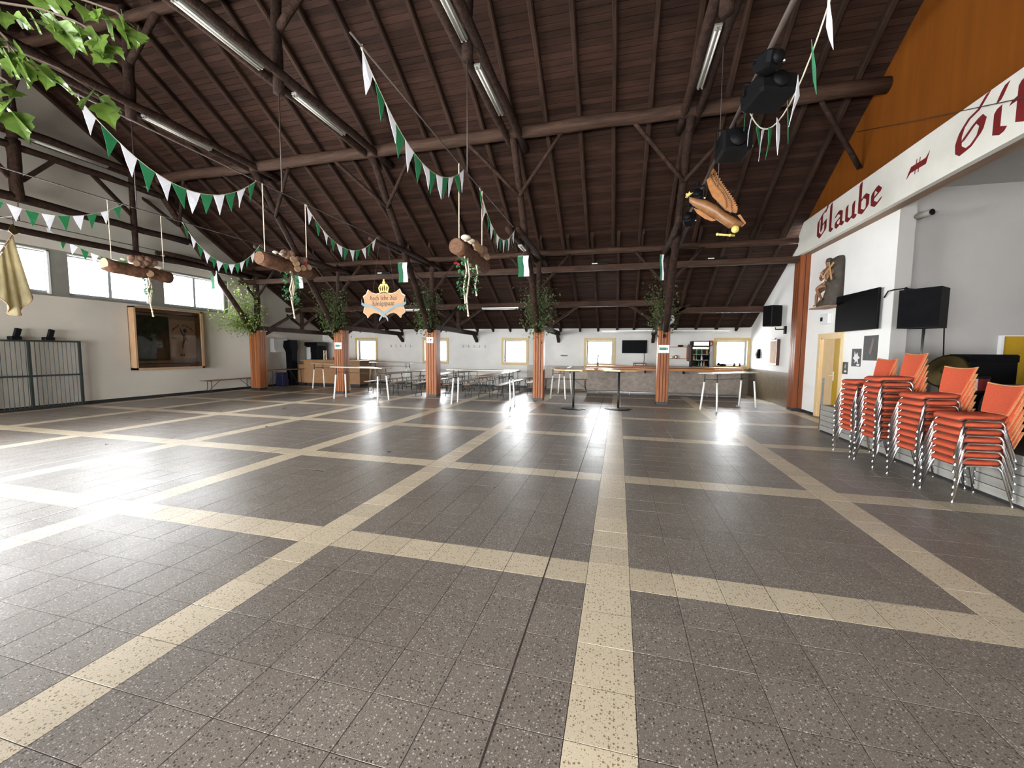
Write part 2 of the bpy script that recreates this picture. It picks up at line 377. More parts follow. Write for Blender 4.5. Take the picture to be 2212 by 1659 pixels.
for k, (area, u, v, cream) in enumerate(cand):
    if k < 300 and area > 0:
        o = bpy.data.objects.new('band_tile' if cream else 'tile', TM[cream]); COL.objects.link(o); o.parent = floor; o.location = (u * T, v * T, 0); o.rotation_euler = (random.gauss(0, .0012), random.gauss(0, .0012), 0)
    else:
        mb = rest[cream]; b0 = len(mb.v); me = TM[cream]
        ta, tb = random.gauss(0, .0012), random.gauss(0, .0012)
        for p in me.vertices: mb.v.append(p.co + Vector((u * T, v * T, p.co.x * ta + p.co.y * tb)))
        for p in me.polygons: mb.f.append(tuple(b0 + i for i in p.vertices))
for cream, nm, mt in ((False, 'tile_field', 'terrazzo_grey'), (True, 'band_tile_field', 'terrazzo_cream')):
    mb = rest[cream]; me = bpy.data.meshes.new(nm); me.from_pydata([tuple(p) for p in mb.v], [], mb.f); me.materials.append(MAT[mt])
    o = bpy.data.objects.new(nm, me); COL.objects.link(o); o.parent = floor; o['kind'] = 'stuff'
for x, wd, m_ in ((-.3, .009, 'joint_dark'), (-5.1, .02, 'joint_light'), (-5.085, .006, 'joint_dark'), (-7.5, .03, 'joint_light')):
    MB().box((x - wd / 2, YN, -.003), (x + wd / 2, YF, .0006)).build('expansion_joint', m_, floor)

# ---- walls
def holes(mb, s0, s1, z0, z1, hs, fn):
    ss = sorted({s0, s1, *[h[0] for h in hs], *[h[1] for h in hs]})
    for a, b in zip(ss, ss[1:]):
        cut = sorted([(h[2], h[3]) for h in hs if h[0] < b - 1e-6 and h[1] > a + 1e-6]); z = z0
        for c0, c1 in cut:
            if c0 > z: mb.box(*fn(a, b, z, c0))
            z = c1
        if z < z1: mb.box(*fn(a, b, z, z1))
    return mb
WT = .35
wl = MB().box((XL - WT, FILL_OPENING[1], 0), (XL, YF + WT, 2.5)).box((XL - WT, YN - WT, 0), (XL, FILL_OPENING[0], 2.5))
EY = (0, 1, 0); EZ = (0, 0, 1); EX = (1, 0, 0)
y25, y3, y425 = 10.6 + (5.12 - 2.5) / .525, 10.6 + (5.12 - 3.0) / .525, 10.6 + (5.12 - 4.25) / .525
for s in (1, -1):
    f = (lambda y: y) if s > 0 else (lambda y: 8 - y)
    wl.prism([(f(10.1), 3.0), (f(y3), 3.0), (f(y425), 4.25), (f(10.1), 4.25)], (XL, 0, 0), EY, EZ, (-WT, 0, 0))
wl.prism([(FILL_OPENING[1], 2.5), (y25, 2.5), (y3, 3.0), (FILL_OPENING[1], 3.0)], (XL, 0, 0), EY, EZ, (-WT, 0, 0))
wl.prism([(8 - y25, 2.5), (FILL_OPENING[0], 2.5), (FILL_OPENING[0], 3.0), (8 - y3, 3.0)], (XL, 0, 0), EY, EZ, (-WT, 0, 0))
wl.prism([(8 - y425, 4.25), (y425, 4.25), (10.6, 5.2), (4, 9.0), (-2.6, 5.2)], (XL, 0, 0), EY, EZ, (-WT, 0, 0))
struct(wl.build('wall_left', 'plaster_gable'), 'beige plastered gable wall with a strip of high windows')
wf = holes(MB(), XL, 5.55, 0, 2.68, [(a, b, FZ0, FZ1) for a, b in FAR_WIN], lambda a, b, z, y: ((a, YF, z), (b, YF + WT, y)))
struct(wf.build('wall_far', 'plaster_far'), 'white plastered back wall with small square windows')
wn = holes(MB(), XL, 9.3, 0, 2.68, [(a, b, NZ0, NZ1) for a, b in NEAR_FILL_WIN], lambda a, b, z, y: ((a, YN - WT, z), (b, YN, y)))
struct(wn.build('wall_near', 'plaster_white'), 'white plastered wall behind the viewer')
wr = MB().prism([(10.75, 0), (YF + WT, 0), (YF + WT, zr(YF) - .1), (10.75, zr(10.75) + .05)], (XR, 0, 0), EY, EZ, (WT, 0, 0))
wr.prism([(YN - WT, 0), (-2.6, 0), (-2.6, 5.17), (YN - WT, zr(YN))], (XR, 0, 0), EY, EZ, (WT, 0, 0))
struct(wr.build('wall_right', 'plaster_white'), 'white wall end beside the bar below the sloping roof')
DY0, DY1, DZ = 8.56, 9.58, 2.03
ws = holes(MB(), 6.77, 10.5, 0, 4.6, [(DY0, DY1, 0, DZ)], lambda a, b, z, y: ((5.25, a, z), (5.5, b, y)))
struct(ws.build('wall_stage_front', 'plaster_white'), 'white wall with television between the pillar and the stage opening')
struct(MB().box((5.251, 6.75, 0), (5.5, 6.77, 4.6)).build('wall_end_shade', 'plaster_stage'), 'wall end beside the stage, its shade put in as grey colour')  # end face of the white wall; its shade is painted in with grey plaster
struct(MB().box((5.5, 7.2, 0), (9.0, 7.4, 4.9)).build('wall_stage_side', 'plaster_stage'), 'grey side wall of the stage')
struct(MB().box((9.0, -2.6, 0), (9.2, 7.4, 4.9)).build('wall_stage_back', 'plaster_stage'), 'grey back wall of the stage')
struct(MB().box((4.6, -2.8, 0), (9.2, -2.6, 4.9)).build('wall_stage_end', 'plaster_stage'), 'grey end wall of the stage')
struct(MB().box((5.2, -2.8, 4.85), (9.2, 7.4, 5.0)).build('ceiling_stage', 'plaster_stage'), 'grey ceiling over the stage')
# closet behind the stage-front wall, so its door opens onto something
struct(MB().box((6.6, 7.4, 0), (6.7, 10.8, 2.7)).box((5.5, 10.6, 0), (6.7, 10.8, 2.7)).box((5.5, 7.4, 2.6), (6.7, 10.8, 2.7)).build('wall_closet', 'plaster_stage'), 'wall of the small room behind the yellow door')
gable = MB().prism([(-2.5, 5.0), (10.5, 5.0), (10.5, 5.2), (4, 8.98), (-2.5, 5.2)], (5.05, 0, 0), EY, EZ, (.16, 0, 0))
struct(gable.build('wall_orange_gable', 'panel_orange'), 'orange-brown wood panelled gable above the stage opening')
struct(MB().box((XL, FILL_OPENING[1], 0), (XL + .015, YF, .09)).build('baseboard_left', 'base_black'), 'black skirting along the left wall')
struct(MB().box((XL, YF - .015, 0), (-3.8, YF, .09)).build('baseboard_far', 'base_black'), 'black skirting along the back wall')
struct(MB().box((5.235, 9.72, 0), (5.25, 10.5, .07)).build('baseboard_stage', 'base_black'), 'black skirting beside the pillar')
struct(MB().box((-3.8, YF - .02, 0), (5.2, YF, 1.03)).build('trim_1', 'wall_tile'), 'brown tiled dado on the back wall')
struct(MB().box((5.18, 10.9, 0), (5.2, YF, 1.05)).build('trim_2', 'wall_tile'), 'brown tiled dado on the right wall')

# ---- roof
slab = MB()
for s in (1, -1):
    f = (lambda y: y) if s > 0 else (lambda y: 8 - y)
    for ya, yb in ((4.0, 10.6), (10.6, 15.75)):
        za, zb = zr(ya) + .022, zr(yb) + .022
        slab.prism([(f(ya), za), (f(yb), zb), (f(yb), zb + .12), (f(ya), za + .12)], (XL - .4, 0, 0), EY, EZ, (20.4, 0, 0))
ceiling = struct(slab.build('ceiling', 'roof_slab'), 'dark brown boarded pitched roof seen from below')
def boards(ya, yb, flip=False, n=None, wide=1):
    za, zb = zr(ya), zr(yb); L = math.hypot(yb - ya, zb - za); n = n or int(L / .125)
    dy, dz = (yb - ya) / n, (zb - za) / n; nrm = Vector((0, -dz, dy)).normalized() if dy > 0 else Vector((0, dz, -dy)).normalized()
    if nrm.z < 0: nrm = -nrm
    for k in range(n):
        j = random.uniform(-.002, .003); t = .011 / .125
        p0 = Vector((0, ya + dy * (k + t), za + dz * (k + t))) + nrm * j; p1 = Vector((0, ya + dy * (k + 1 - t * .1), za + dz * (k + 1 - t * .1))) + nrm * (j + random.uniform(-.002, .002))
        vs = []
        for x in (XL, 5.15):
            for p in (p0, p1, p1 + nrm * .02, p0 + nrm * .02): vs.append((x, p.y, p.z))
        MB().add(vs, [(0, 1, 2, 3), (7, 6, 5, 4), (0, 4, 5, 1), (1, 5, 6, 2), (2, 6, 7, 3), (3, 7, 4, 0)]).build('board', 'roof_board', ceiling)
boards(4.0, 10.6); boards(10.6, YF)
nb = MB().box((XL, -.01, 0), (5.15, 0, .01)); nb = MB()
for ya, yb in ((4.0, -2.6), (-2.6, YN)):
    nb.add([(XL, ya, zr(ya)), (5.15, ya, zr(ya)), (5.15, yb, zr(yb)), (XL, yb, zr(yb)), (XL, ya, zr(ya) + .02), (5.15, ya, zr(ya) + .02), (5.15, yb, zr(yb) + .02), (XL, yb, zr(yb) + .02)],
           [(0, 1, 2, 3), (4, 5, 6, 7), (0, 1, 5, 4), (1, 2, 6, 5), (2, 3, 7, 6), (3, 0, 4, 7)])
nb.build('near_boarding', 'roof_board', ceiling)
def rafter(x, ya, yb, wd=.105, dp=.17, sg=1):
    mb = MB(); n = 6; rings = []
    for k in range(n + 1):
        y = ya + (yb - ya) * k / n; z = zr(y) - dp / 2; j = random.uniform(-.012, .012); ww = wd * random.uniform(.88, 1.12) / 2
        hh = dp / 2 * random.uniform(.9, 1.0)
        rings.append([(x + j - ww, y, z + dp / 2), (x + j - ww, y, z - hh * .55), (x + j - ww * .55, y, z - hh), (x + j + ww * .55, y, z - hh), (x + j + ww, y, z - hh * .55), (x + j + ww, y, z + dp / 2)])
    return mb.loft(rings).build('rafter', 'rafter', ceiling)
xs = [-2.4 + .775 * k for k in range(-15, 10)]
for x in xs:
    rafter(x, 4.0, 10.75); rafter(x + random.uniform(.06, .16), 10.3, YF + .02, .1, .15)
for x in xs[1::2]: rafter(x, 4.0, -2.6)
rafter(XL + .07, 4.0, 10.7, .12, .2); rafter(XL + .07, 10.5, YF, .12, .17)

def purlin(label, y, z, r, x0=XL, x1=5.04, sq=False, m='log_purlin'):
    root = MB()
    if sq: root.bar((x0, y, z), (x1, y, z), r * 1.7, r * 2)
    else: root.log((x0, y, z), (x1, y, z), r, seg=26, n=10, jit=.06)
    return tag(root.build('purlin', m, smooth=not sq), label, 'beam')
purlin('upper round log purlin carrying the middle of the big roof slope', 7.05, 6.79, .145)
purlin('dark ridge beam at the very top of the roof', 4.0, 8.5, .1)
purlin('upper log of the pair running along the tops of the plank columns', 10.62, 4.8, .095)
purlin('lower squared timber of the pair above the plank columns', 10.62, 4.27, .085, sq=True)
purlin('long squared timber low above the benches near the back wall', 13.0, 3.42, .1, XL, 1.7, True)
purlin('short squared timber above the bar at the right wall', 13.05, 3.14, .1, 1.5, 5.2, True)

# ---- trusses
XT = [-13.8, -10.0, -6.2, -2.4, 1.53]
TNAME = ['against the left gable wall, with extra cross beams', 'second from the left gable wall', 'in the middle, over the crown sign', 'right of the middle, over the third window', 'nearest the stage, with stage lights']
HALF = [1, 1, 1, 1, 1]
for X, nm in zip(XT, TNAME):
    t = thing('roof_truss', 'dark log roof truss ' + nm, 'roof truss', (X, 10.6, 2.36))
    B = lambda name, mb, m='log', sm=True: mb.build(name, m, t, True, sm)
    B('post', MB().log((X, 10.62, 2.3), (X, 10.62, 4.78), .115, .1))
    B('strut', MB().log((X, 10.42, 2.3), (X, 7.05, 6.68), .1, .09, seg=9))
    for s in (-1, 1):
        B('tie_beam', MB().log((X + s * .15, 7.75, 6.72), (X + s * .15, .3, 6.72), .085, .085, seg=14))
        B('collar_beam', MB().log((X + s * .13, 11.2, 4.55), (X + s * .13, 7.1, 4.6), .075, .065))
        B('purlin_brace', MB().log((X, 7.75, 5.6), (X + s * 1.15, 7.08, 6.68), .05, .045, n=8, seg=4))
        B('post_brace', MB().log((X, 10.6, 3.62), (X + s * .98, 10.6, 4.75), .055, .05, n=8, seg=4))
        B('aisle_brace', MB().bar((X, 13, 2.65), (X + s * 1.05, 13, 3.36), .07, .09), sm=False)
    B('king_post', MB().log((X, 4.0, 6.45), (X, 4.0, 8.7), .1, .09))
    B('ridge_brace', MB().log((X, 4.0, 7.55), (X + 1.05, 4.0, 8.6), .075, .065, n=8, seg=4))
    B('aisle_tie', MB().bar((X, 10.6, 2.47), (X, 15.2, 2.43), .15, .17), sm=False)
    B('aisle_post', MB().bar((X, 13, 2.36), (X, 13, 3.4), .12, .12), sm=False)
    B('aisle_strut', MB().bar((X, 11.25, 2.5), (X, 12.95, 3.38), .09, .1), sm=False)
    B('corbel', MB().bar((X, 15.3, 2.08), (X, 14.85, 2.4), .12, .12), sm=False)
    B('knee', MB().bar((X, 10.75, 2.12), (X, 11.4, 2.45), .09, .09), sm=False)
    if X > 1:
        continue
    B('tie_rod', MB().tube([(X, 7.15, 4.65), (X, 4.0, 4.63), (X, .85, 4.65)], .011, 6), 'cable')
    B('hanger', MB().tube([(X, 4.0, 6.5), (X, 4.0, 4.63)], .012, 6), 'cable')
    if X < -13:
        B('tie_beam', MB().log((X, 7.6, 6.36), (X, .4, 6.36), .085, seg=12))
        B('gable_beam', MB().log((X, 8.0, 5.16), (X, 0, 5.16), .1, seg=12))
        B('gable_beam', MB().log((X, 10.4, 4.42), (X, -2.4, 4.42), .09, seg=14))
        B('king_post', MB().log((X, 4.0, 6.5), (X, 4.0, 5.1), .12))
        for s in (1, -1):
            y = lambda q: 4 + s * (q - 4)
            B('queen_post', MB().log((X, y(6.45), 7.0), (X, y(6.45), 4.42), .075))
            B('gable_brace', MB().bar((X, y(5.45), 6.36), (X, y(6.42), 5.5), .08, .09), sm=False)
            B('gable_brace', MB().bar((X, y(4.1), 5.6), (X, y(4.7), 6.3), .08, .09), sm=False)

# ---- plank-clad columns
def column(x, y, z1, wx, wy, label, m='column_wood', n=4, name='plank_column', cat='column'):
    t = thing(name, label, cat, (x, y, 0))
    MB().box((-wx / 2 + .02, -wy / 2 + .02, 0), (wx / 2 - .02, wy / 2 - .02, z1)).build('core', 'joint_dark', t)
    MB().box((-wx / 2 + .008, -wy / 2 + .008, 0), (wx / 2 - .008, wy / 2 - .008, .075)).build('base_strip', 'base_black', t)
    px = wx / n; py = wy / n
    a = MB().bevbox((-px / 2 + .008, 0, .08), (px / 2 - .008, .02, z1), .004); b = MB().bevbox((0, -py / 2 + .008, .08), (.02, py / 2 - .008, z1), .004)
    a = a.build('plank', m, t); b = b.build('plank', m, t)
    for k in range(n):
        p = -wx / 2 + px * (k + .5); q = -wy / 2 + py * (k + .5)
        if k == 0: a.location = (p, -wy / 2, 0); b.location = (wx / 2 - .02, q, 0)
        else: again(a, t, (p, -wy / 2, 0)); again(b, t, (wx / 2 - .02, q, 0))
        again(a, t, (p, wy / 2 - .02, 0)); again(b, t, (-wx / 2, q, 0))
    return t
column(-13.88, 10.68, 2.36, .44, .4, 'leftmost brown plank column beside the gable wall')
column(-9.95, 10.62, 2.36, .38, .38, 'second plank column from the left, with a green and white notice')
column(-6.22, 10.68, 2.36, .4, .38, 'middle plank column with a small white number sheet')
column(-2.4, 10.75, 2.36, .34, .36, 'fourth plank column from the left, bare, left of the bar')
column(1.53, 10.98, 2.42, .35, .36, 'plank column in front of the bar with a green and white notice')
column(-2.4, -2.62, 2.36, .36, .36, 'plank column behind the viewer holding the nearest birch branch')
column(5.2, 10.68, 4.4, .4, .4, 'tall red-brown plank pillar under the lettered beam', 'pillar_wood', 3, 'plank_pillar', 'pillar')

# ---- lettered beam over the stage
beam = thing('stage_beam', 'white beam over the stage lettered in dark red blackletter', 'beam', (4.95, 10.6, 4.37))
MB().prism([(-2.5, 4.37), (10.72, 4.37), (10.72, 4.52), (10.58, 4.62), (10.58, 4.9), (10.3, 5.2), (-2.5, 5.2)], (4.95, 0, 0), EY, EZ, (.1, 0, 0)).build('fascia', 'beam_white', beam, True)
MB().box((5.05, -2.5, 4.38), (5.25, 10.5, 5.0)).build('core', 'soffit_wood', beam, True)
for k in range(3): MB().box((5.053 + k * .066, -2.5, 4.37), (5.115 + k * .066, 10.5, 4.39)).build('soffit_board', 'soffit_wood', beam, True)
GL = {'G': ([[(.95, 1.6), (.5, 1.45), (.05, 1.15), (.05, .3), (.35, 0), (.85, .35), (.85, 1.0), (.6, .85)], [(.42, 1.35), (.42, .45)], [(.85, 1.5), (1.0, 1.75)]], 1.15),
 'l': ([[(.1, 1.65), (.1, .12), (.3, 0)]], .45), 'a': ([[(.05, .8), (.3, 1), (.58, .85), (.58, .15), (.78, .02)], [(.58, .62), (.1, .38), (.1, .15), (.28, 0), (.55, .2)]], .9),
 'u': ([[(.05, 1), (.05, .15), (.28, 0), (.6, .25)], [(.62, 1), (.62, .12), (.82, 0)]], .95), 'b': ([[(.05, 1.65), (.05, .2), (.35, 0), (.65, .25), (.65, .8), (.4, 1), (.1, .75)]], .85),
 'e': ([[(.1, .45), (.55, .72), (.3, 1), (.05, .8), (.05, .2), (.32, 0), (.6, .2)]], .75),
 'S': ([[(.98, 1.72), (.72, 1.42), (.4, 1.32), (.16, 1.08), (.05, .7), (.08, .28), (.25, .08), (.55, .16), (.84, .5), (.92, .9), (.78, 1.1), (.58, .98), (.26, .62)]], 1.2),
 'i': ([[(.08, 1), (.08, .15), (.3, 0)], [(.1, 1.28), (.26, 1.6)]], .5), 't': ([[(.15, 1.4), (.15, .15), (.38, 0)], [(-.08, .95), (.42, 1.02)]], .55),
 'H': ([[(.05, 1.6), (.25, 1.45), (.2, .3), (0, 0)], [(.25, .9), (.55, 1.05), (.8, .8), (.78, .1), (.55, -.25)], [(.3, 1.45), (.7, 1.6)]], 1.05),
 'o': ([[(.3, 1), (.03, .8), (.03, .2), (.3, 0), (.58, .2), (.58, .8), (.3, 1)]], .8), 'c': ([[(.5, .88), (.28, 1), (.03, .78), (.03, .18), (.3, 0), (.5, .15)]], .65),
 'h': ([[(.05, 1.65), (.05, 0)], [(.08, .8), (.38, 1), (.62, .8), (.62, .1), (.45, -.25)]], .85), 'd': ([[(.05, 1.6), (.55, 1.1), (.6, .2), (.3, 0), (.03, .2), (.03, .8), (.3, 1), (.55, .8)]], .82),
 's': ([[(.55, .9), (.25, 1), (.05, .72), (.5, .4), (.48, .12), (.2, 0), (0, .12)]], .72), 'K': ([[(.1, 1.6), (.1, .1), (.3, 0)], [(.75, 1.5), (.2, .9), (.7, .6), (.7, .12), (.9, 0)], [(0, 1.5), (.4, 1.6)]], 1.05),
 'ö': ([[(.3, 1), (.03, .8), (.03, .2), (.3, 0), (.58, .2), (.58, .8), (.3, 1)], [(.08, 1.3), (.14, 1.42)], [(.42, 1.3), (.48, 1.42)]], .8),
 'n': ([[(.05, 1), (.05, .1), (.2, 0)], [(.1, .8), (.42, 1), (.6, .82), (.6, .1), (.78, 0)]], .9), 'g': ([[(.55, .85), (.28, 1), (.03, .8), (.03, .2), (.3, 0), (.55, .2)], [(.6, 1), (.6, -.25), (.3, -.5), (0, -.35)]], .8),
 'p': ([[(.05, 1.05), (.05, -.5)], [(.08, .8), (.35, 1), (.62, .8), (.62, .2), (.32, 0), (.08, .2)]], .82), 'r': ([[(.05, 1), (.05, .1), (.22, 0)], [(.08, .78), (.32, 1), (.5, .88)]], .6), ' ': ([], .6)}
def hull(pts):
    pts = sorted(set(pts)); cr = lambda o, p, q: (p[0] - o[0]) * (q[1] - o[1]) - (p[1] - o[1]) * (q[0] - o[0]); out = []
    for seq in (pts, pts[::-1]):
        h = []
        for p in seq:
            while len(h) > 1 and cr(h[-2], h[-1], p) <= 1e-9: h.pop()
            h.append(p)
        out += h[:-1]
    return out
def glyph(ch, nib=(.105, .085), asc=1.0, thin=.36):
    """broad-nib strokes: the hull of a slanted flat nib swept along each stroke segment"""
    n0, n1 = nib; Q = [(n0, n1), (-n1 * thin, n0 * thin), (-n0, -n1), (n1 * thin, -n0 * thin)]; up = lambda y: y if y < 1 else 1 + (y - 1) * asc; out = []
    for st in GL[ch][0]:
        for (x0, y0), (x1, y1) in zip(st, st[1:]):
            out.append(hull([(x0 + p, up(y0) + q) for p, q in Q] + [(x1 + p, up(y1) + q) for p, q in Q]))
    return out
def write(text, o, ex, ey, size, thick, parent, m, name='letter', nib=(.105, .085), sx=1.0, world=True, gap=.12, asc=1.0):
    o, ex, ey, thick = Vector(o), Vector(ex), Vector(ey), Vector(thick); x = 0
    for ch in text:
        if GL[ch][0]:
            mb = MB()
            for k, q in enumerate(glyph(ch, nib, asc)): mb.prism(q, o + ex * (x * size * sx) + thick * (.02 * k), ex * size * sx, ey * size, thick)
            mb.build(name, m, parent, world)
        x += GL[ch][1] + gap
    return x * size * sx
def textwidth(text, size, sx, gap=.12): return sum(GL[c][1] + gap for c in text) * size * sx
NY = (0, -1, 0)
sxx = 2.8 / textwidth('Glaube', .33, 1)
write('Glaube', (4.95, 9.42, 4.54), NY, EZ, .32, (-.004, 0, 0), beam, 'letter_red', sx=sxx, nib=(.11, .095), asc=1.42)
write('Sitte', (4.95, 5.0, 4.55), NY, EZ, .32, (-.004, 0, 0), beam, 'letter_red', sx=1.5, nib=(.115, .1), asc=1.3)
dash = MB().prism([(0, 0), (.07, .1), (.42, .1), (.5, .18), (.43, 0), (.06, 0), (-.03, -.07)], (4.95, 6.07, 4.74), NY, EZ, (-.004, 0, 0))
for q in (.17, .25): dash.prism([(q, -.06), (q + .012, -.06), (q + .042, .17), (q + .03, .17)], (4.95, 6.07, 4.74), NY, EZ, (-.006, 0, 0))
dash.build('ornament', 'letter_red', beam, True)

# ---- windows
wi = 0
for a, b in FAR_WIN:
    wi += 1; t = thing('window_%d' % wi, None, None, ((a + b) / 2, YF, FZ0), kind='structure')
    tr = .115; fr = MB()
    for q in (((a - tr, FZ0 - tr), (a, FZ1 + tr)), ((b, FZ0 - tr), (min(b + tr, XR - .01), FZ1 + tr)), ((a, FZ1), (b, FZ1 + tr)), ((a, FZ0 - tr), (b, FZ0))):
        MB().box((q[0][0], YF - .025, q[0][1]), (q[1][0], YF - .001, q[1][1])).build('trim_board', 'ochre_trim', t, True)
    f = .055
    holes(MB(), a, b, FZ0, FZ1, [(a + f, b - f, FZ0 + f, FZ1 - f)], lambda p, q, z, y: ((p, YF + .17, z), (q, YF + .23, y))).build('frame', 'sash_grey', t, True)
    MB().box((a, YF + .02, FZ0), (b, YF + .17, FZ0 + .02)).build('sill', 'sash_white', t, True)
    MB().box(((a + b) / 2 - .05, YF + .15, FZ1 - f - .03), ((a + b) / 2 + .05, YF + .17, FZ1 - f - .01)).build('latch', 'sash_grey', t, True)
    MB().box((a + f, YF + .2, FZ0 + f), (b - f, YF + .204, FZ1 - f)).build('pane', 'glass', t, True)
sur = MB(); ys = [-2.05] + [v for ab in LEFT_WIN for v in ab] + [10.1]
for a, b in zip(ys[::2], ys[1::2]): sur.box((XL - .3, a, 3.0), (XL - .04, b, 4.25))
sur.box((XL - .3, -2.05, 3.0), (XL - .02, 10.1, LZ0)).box((XL - .3, -2.05, LZ1), (XL - .02, 10.1, 4.25))
struct(sur.build('trim_3', 'frame_olive'), 'olive grey casing around the strip of high windows')
for a, b in LEFT_WIN:
    wi += 1; t = thing('window_%d' % wi, None, None, (XL, (a + b) / 2, LZ0), kind='structure'); mid = (a + b) / 2; f = .06
    holes(MB(), a, b, LZ0, LZ1, [(a + f, mid - .04, LZ0 + f + .03, LZ1 - f), (mid + .04, b - f, LZ0 + f + .03, LZ1 - f)], lambda p, q, z, y: ((XL - .2, p, z), (XL - .13, q, y))).build('frame', 'sash_grey', t, True)
    MB().box((XL - .13, b - .05, LZ0), (XL - .03, b, LZ1)).build('jamb', 'sash_white', t, True)
    MB().box((XL - .13, a, LZ1 - .03), (XL - .03, b, LZ1)).build('head', 'sash_white', t, True)
    for p, q in ((a + f, mid - .04), (mid + .04, b - f)): MB().box((XL - .17, p, LZ0 + f), (XL - .166, q, LZ1 - f)).build('pane', 'glass', t, True)
for a, b in NEAR_FILL_WIN:  # glazing of the added fill windows behind the viewer
    wi += 1; t = thing('window_%d' % wi, None, None, ((a + b) / 2, YN, NZ0), kind='structure'); mid = (a + b) / 2; f = .06
    holes(MB(), a, b, NZ0, NZ1, [(a + f, mid - .04, NZ0 + f, NZ1 - f), (mid + .04, b - f, NZ0 + f, NZ1 - f)], lambda p, q, z, y: ((p, YN - .23, z), (q, YN - .17, y))).build('frame', 'sash_white', t, True)
    MB().box((a + f, YN - .2, NZ0 + f), (b - f, YN - .196, NZ1 - f)).build('pane', 'glass', t, True)

# ---- doors
d1 = thing('door_1', None, None, (5.25, (DY0 + DY1) / 2, 0), kind='structure')
for q in (((DY0 - .12, 0), (DY0, DZ + .12)), ((DY1, 0), (DY1 + .12, DZ + .12)), ((DY0, DZ), (DY1, DZ + .12))):
    MB().box((5.228, q[0][0], q[0][1]), (5.25, q[1][0], q[1][1])).build('casing', 'ochre_trim' if 0 else 'cream_trim', d1, True)
MB().box((5.25, DY0, 0), (5.36, DY0 + .035, DZ)).box((5.25, DY1 - .035, 0), (5.36, DY1, DZ)).box((5.25, DY0, DZ - .03), (5.36, DY1, DZ)).build('jamb', 'cream_trim', d1, True)
ym = DY0 + .4
MB().box((5.3, ym, .01), (5.34, DY1 - .035, DZ - .03)).build('leaf', 'beige_door', d1, True)
lf = MB().box((5.29, DY0 + .035, .01), (5.33, ym - .004, DZ - .03)).build('leaf', 'yellow_door', d1, True); lf['label'] = 'yellow door leaf'
MB().box((5.283, ym - .06, .98), (5.29, ym - .02, 1.2)).tube([(5.285, ym - .04, 1.1), (5.24, ym - .04, 1.1), (5.24, ym + .06, 1.1)], .011, 6).build('handle', 'sash_white', d1, True)
d2 = thing('door_2', None, None, (7.7, 7.2, .55), kind='structure')
MB().box((7.25, 7.14, .55), (8.3, 7.2, 1.99)).build('leaf', 'yellow_door', d2, True)
MB().box((7.21, 7.12, .55), (7.25, 7.2, 2.01)).box((7.25, 7.12, 1.99), (8.3, 7.2, 2.01)).build('casing', 'sash_white', d2, True)

# ---- stage
stage = thing('floor_stage', 'low stage platform faced with grey horizontal boards', None, (4.33, 7.2, 0), kind='structure')
MB().box((4.36, -2.6, 0), (9.0, 7.19, .56)).build('platform', 'stage_floor', stage, True)
for k in range(5):
    MB().bevbox((4.335, -2.6, .035 + k * .107), (4.36, 7.2, .035 + k * .107 + .1), .003).build('slat', 'stage_slat', stage, True)
MB().box((4.345, -2.6, 0), (4.36, 7.2, .035)).build('kick_strip', 'base_black', stage, True)
MB().box((4.335, 7.17, 0), (4.375, 7.2, 1.12)).build('corner_post', 'stage_slat', stage, True)

tag(MB().log((4.99, 7.75, 5.55), (3.95, 7.08, 6.66), .055, .05, n=8, seg=4).build('gable_brace', 'log', smooth=True), 'dark diagonal brace from the orange gable up to the upper purlin', 'brace')
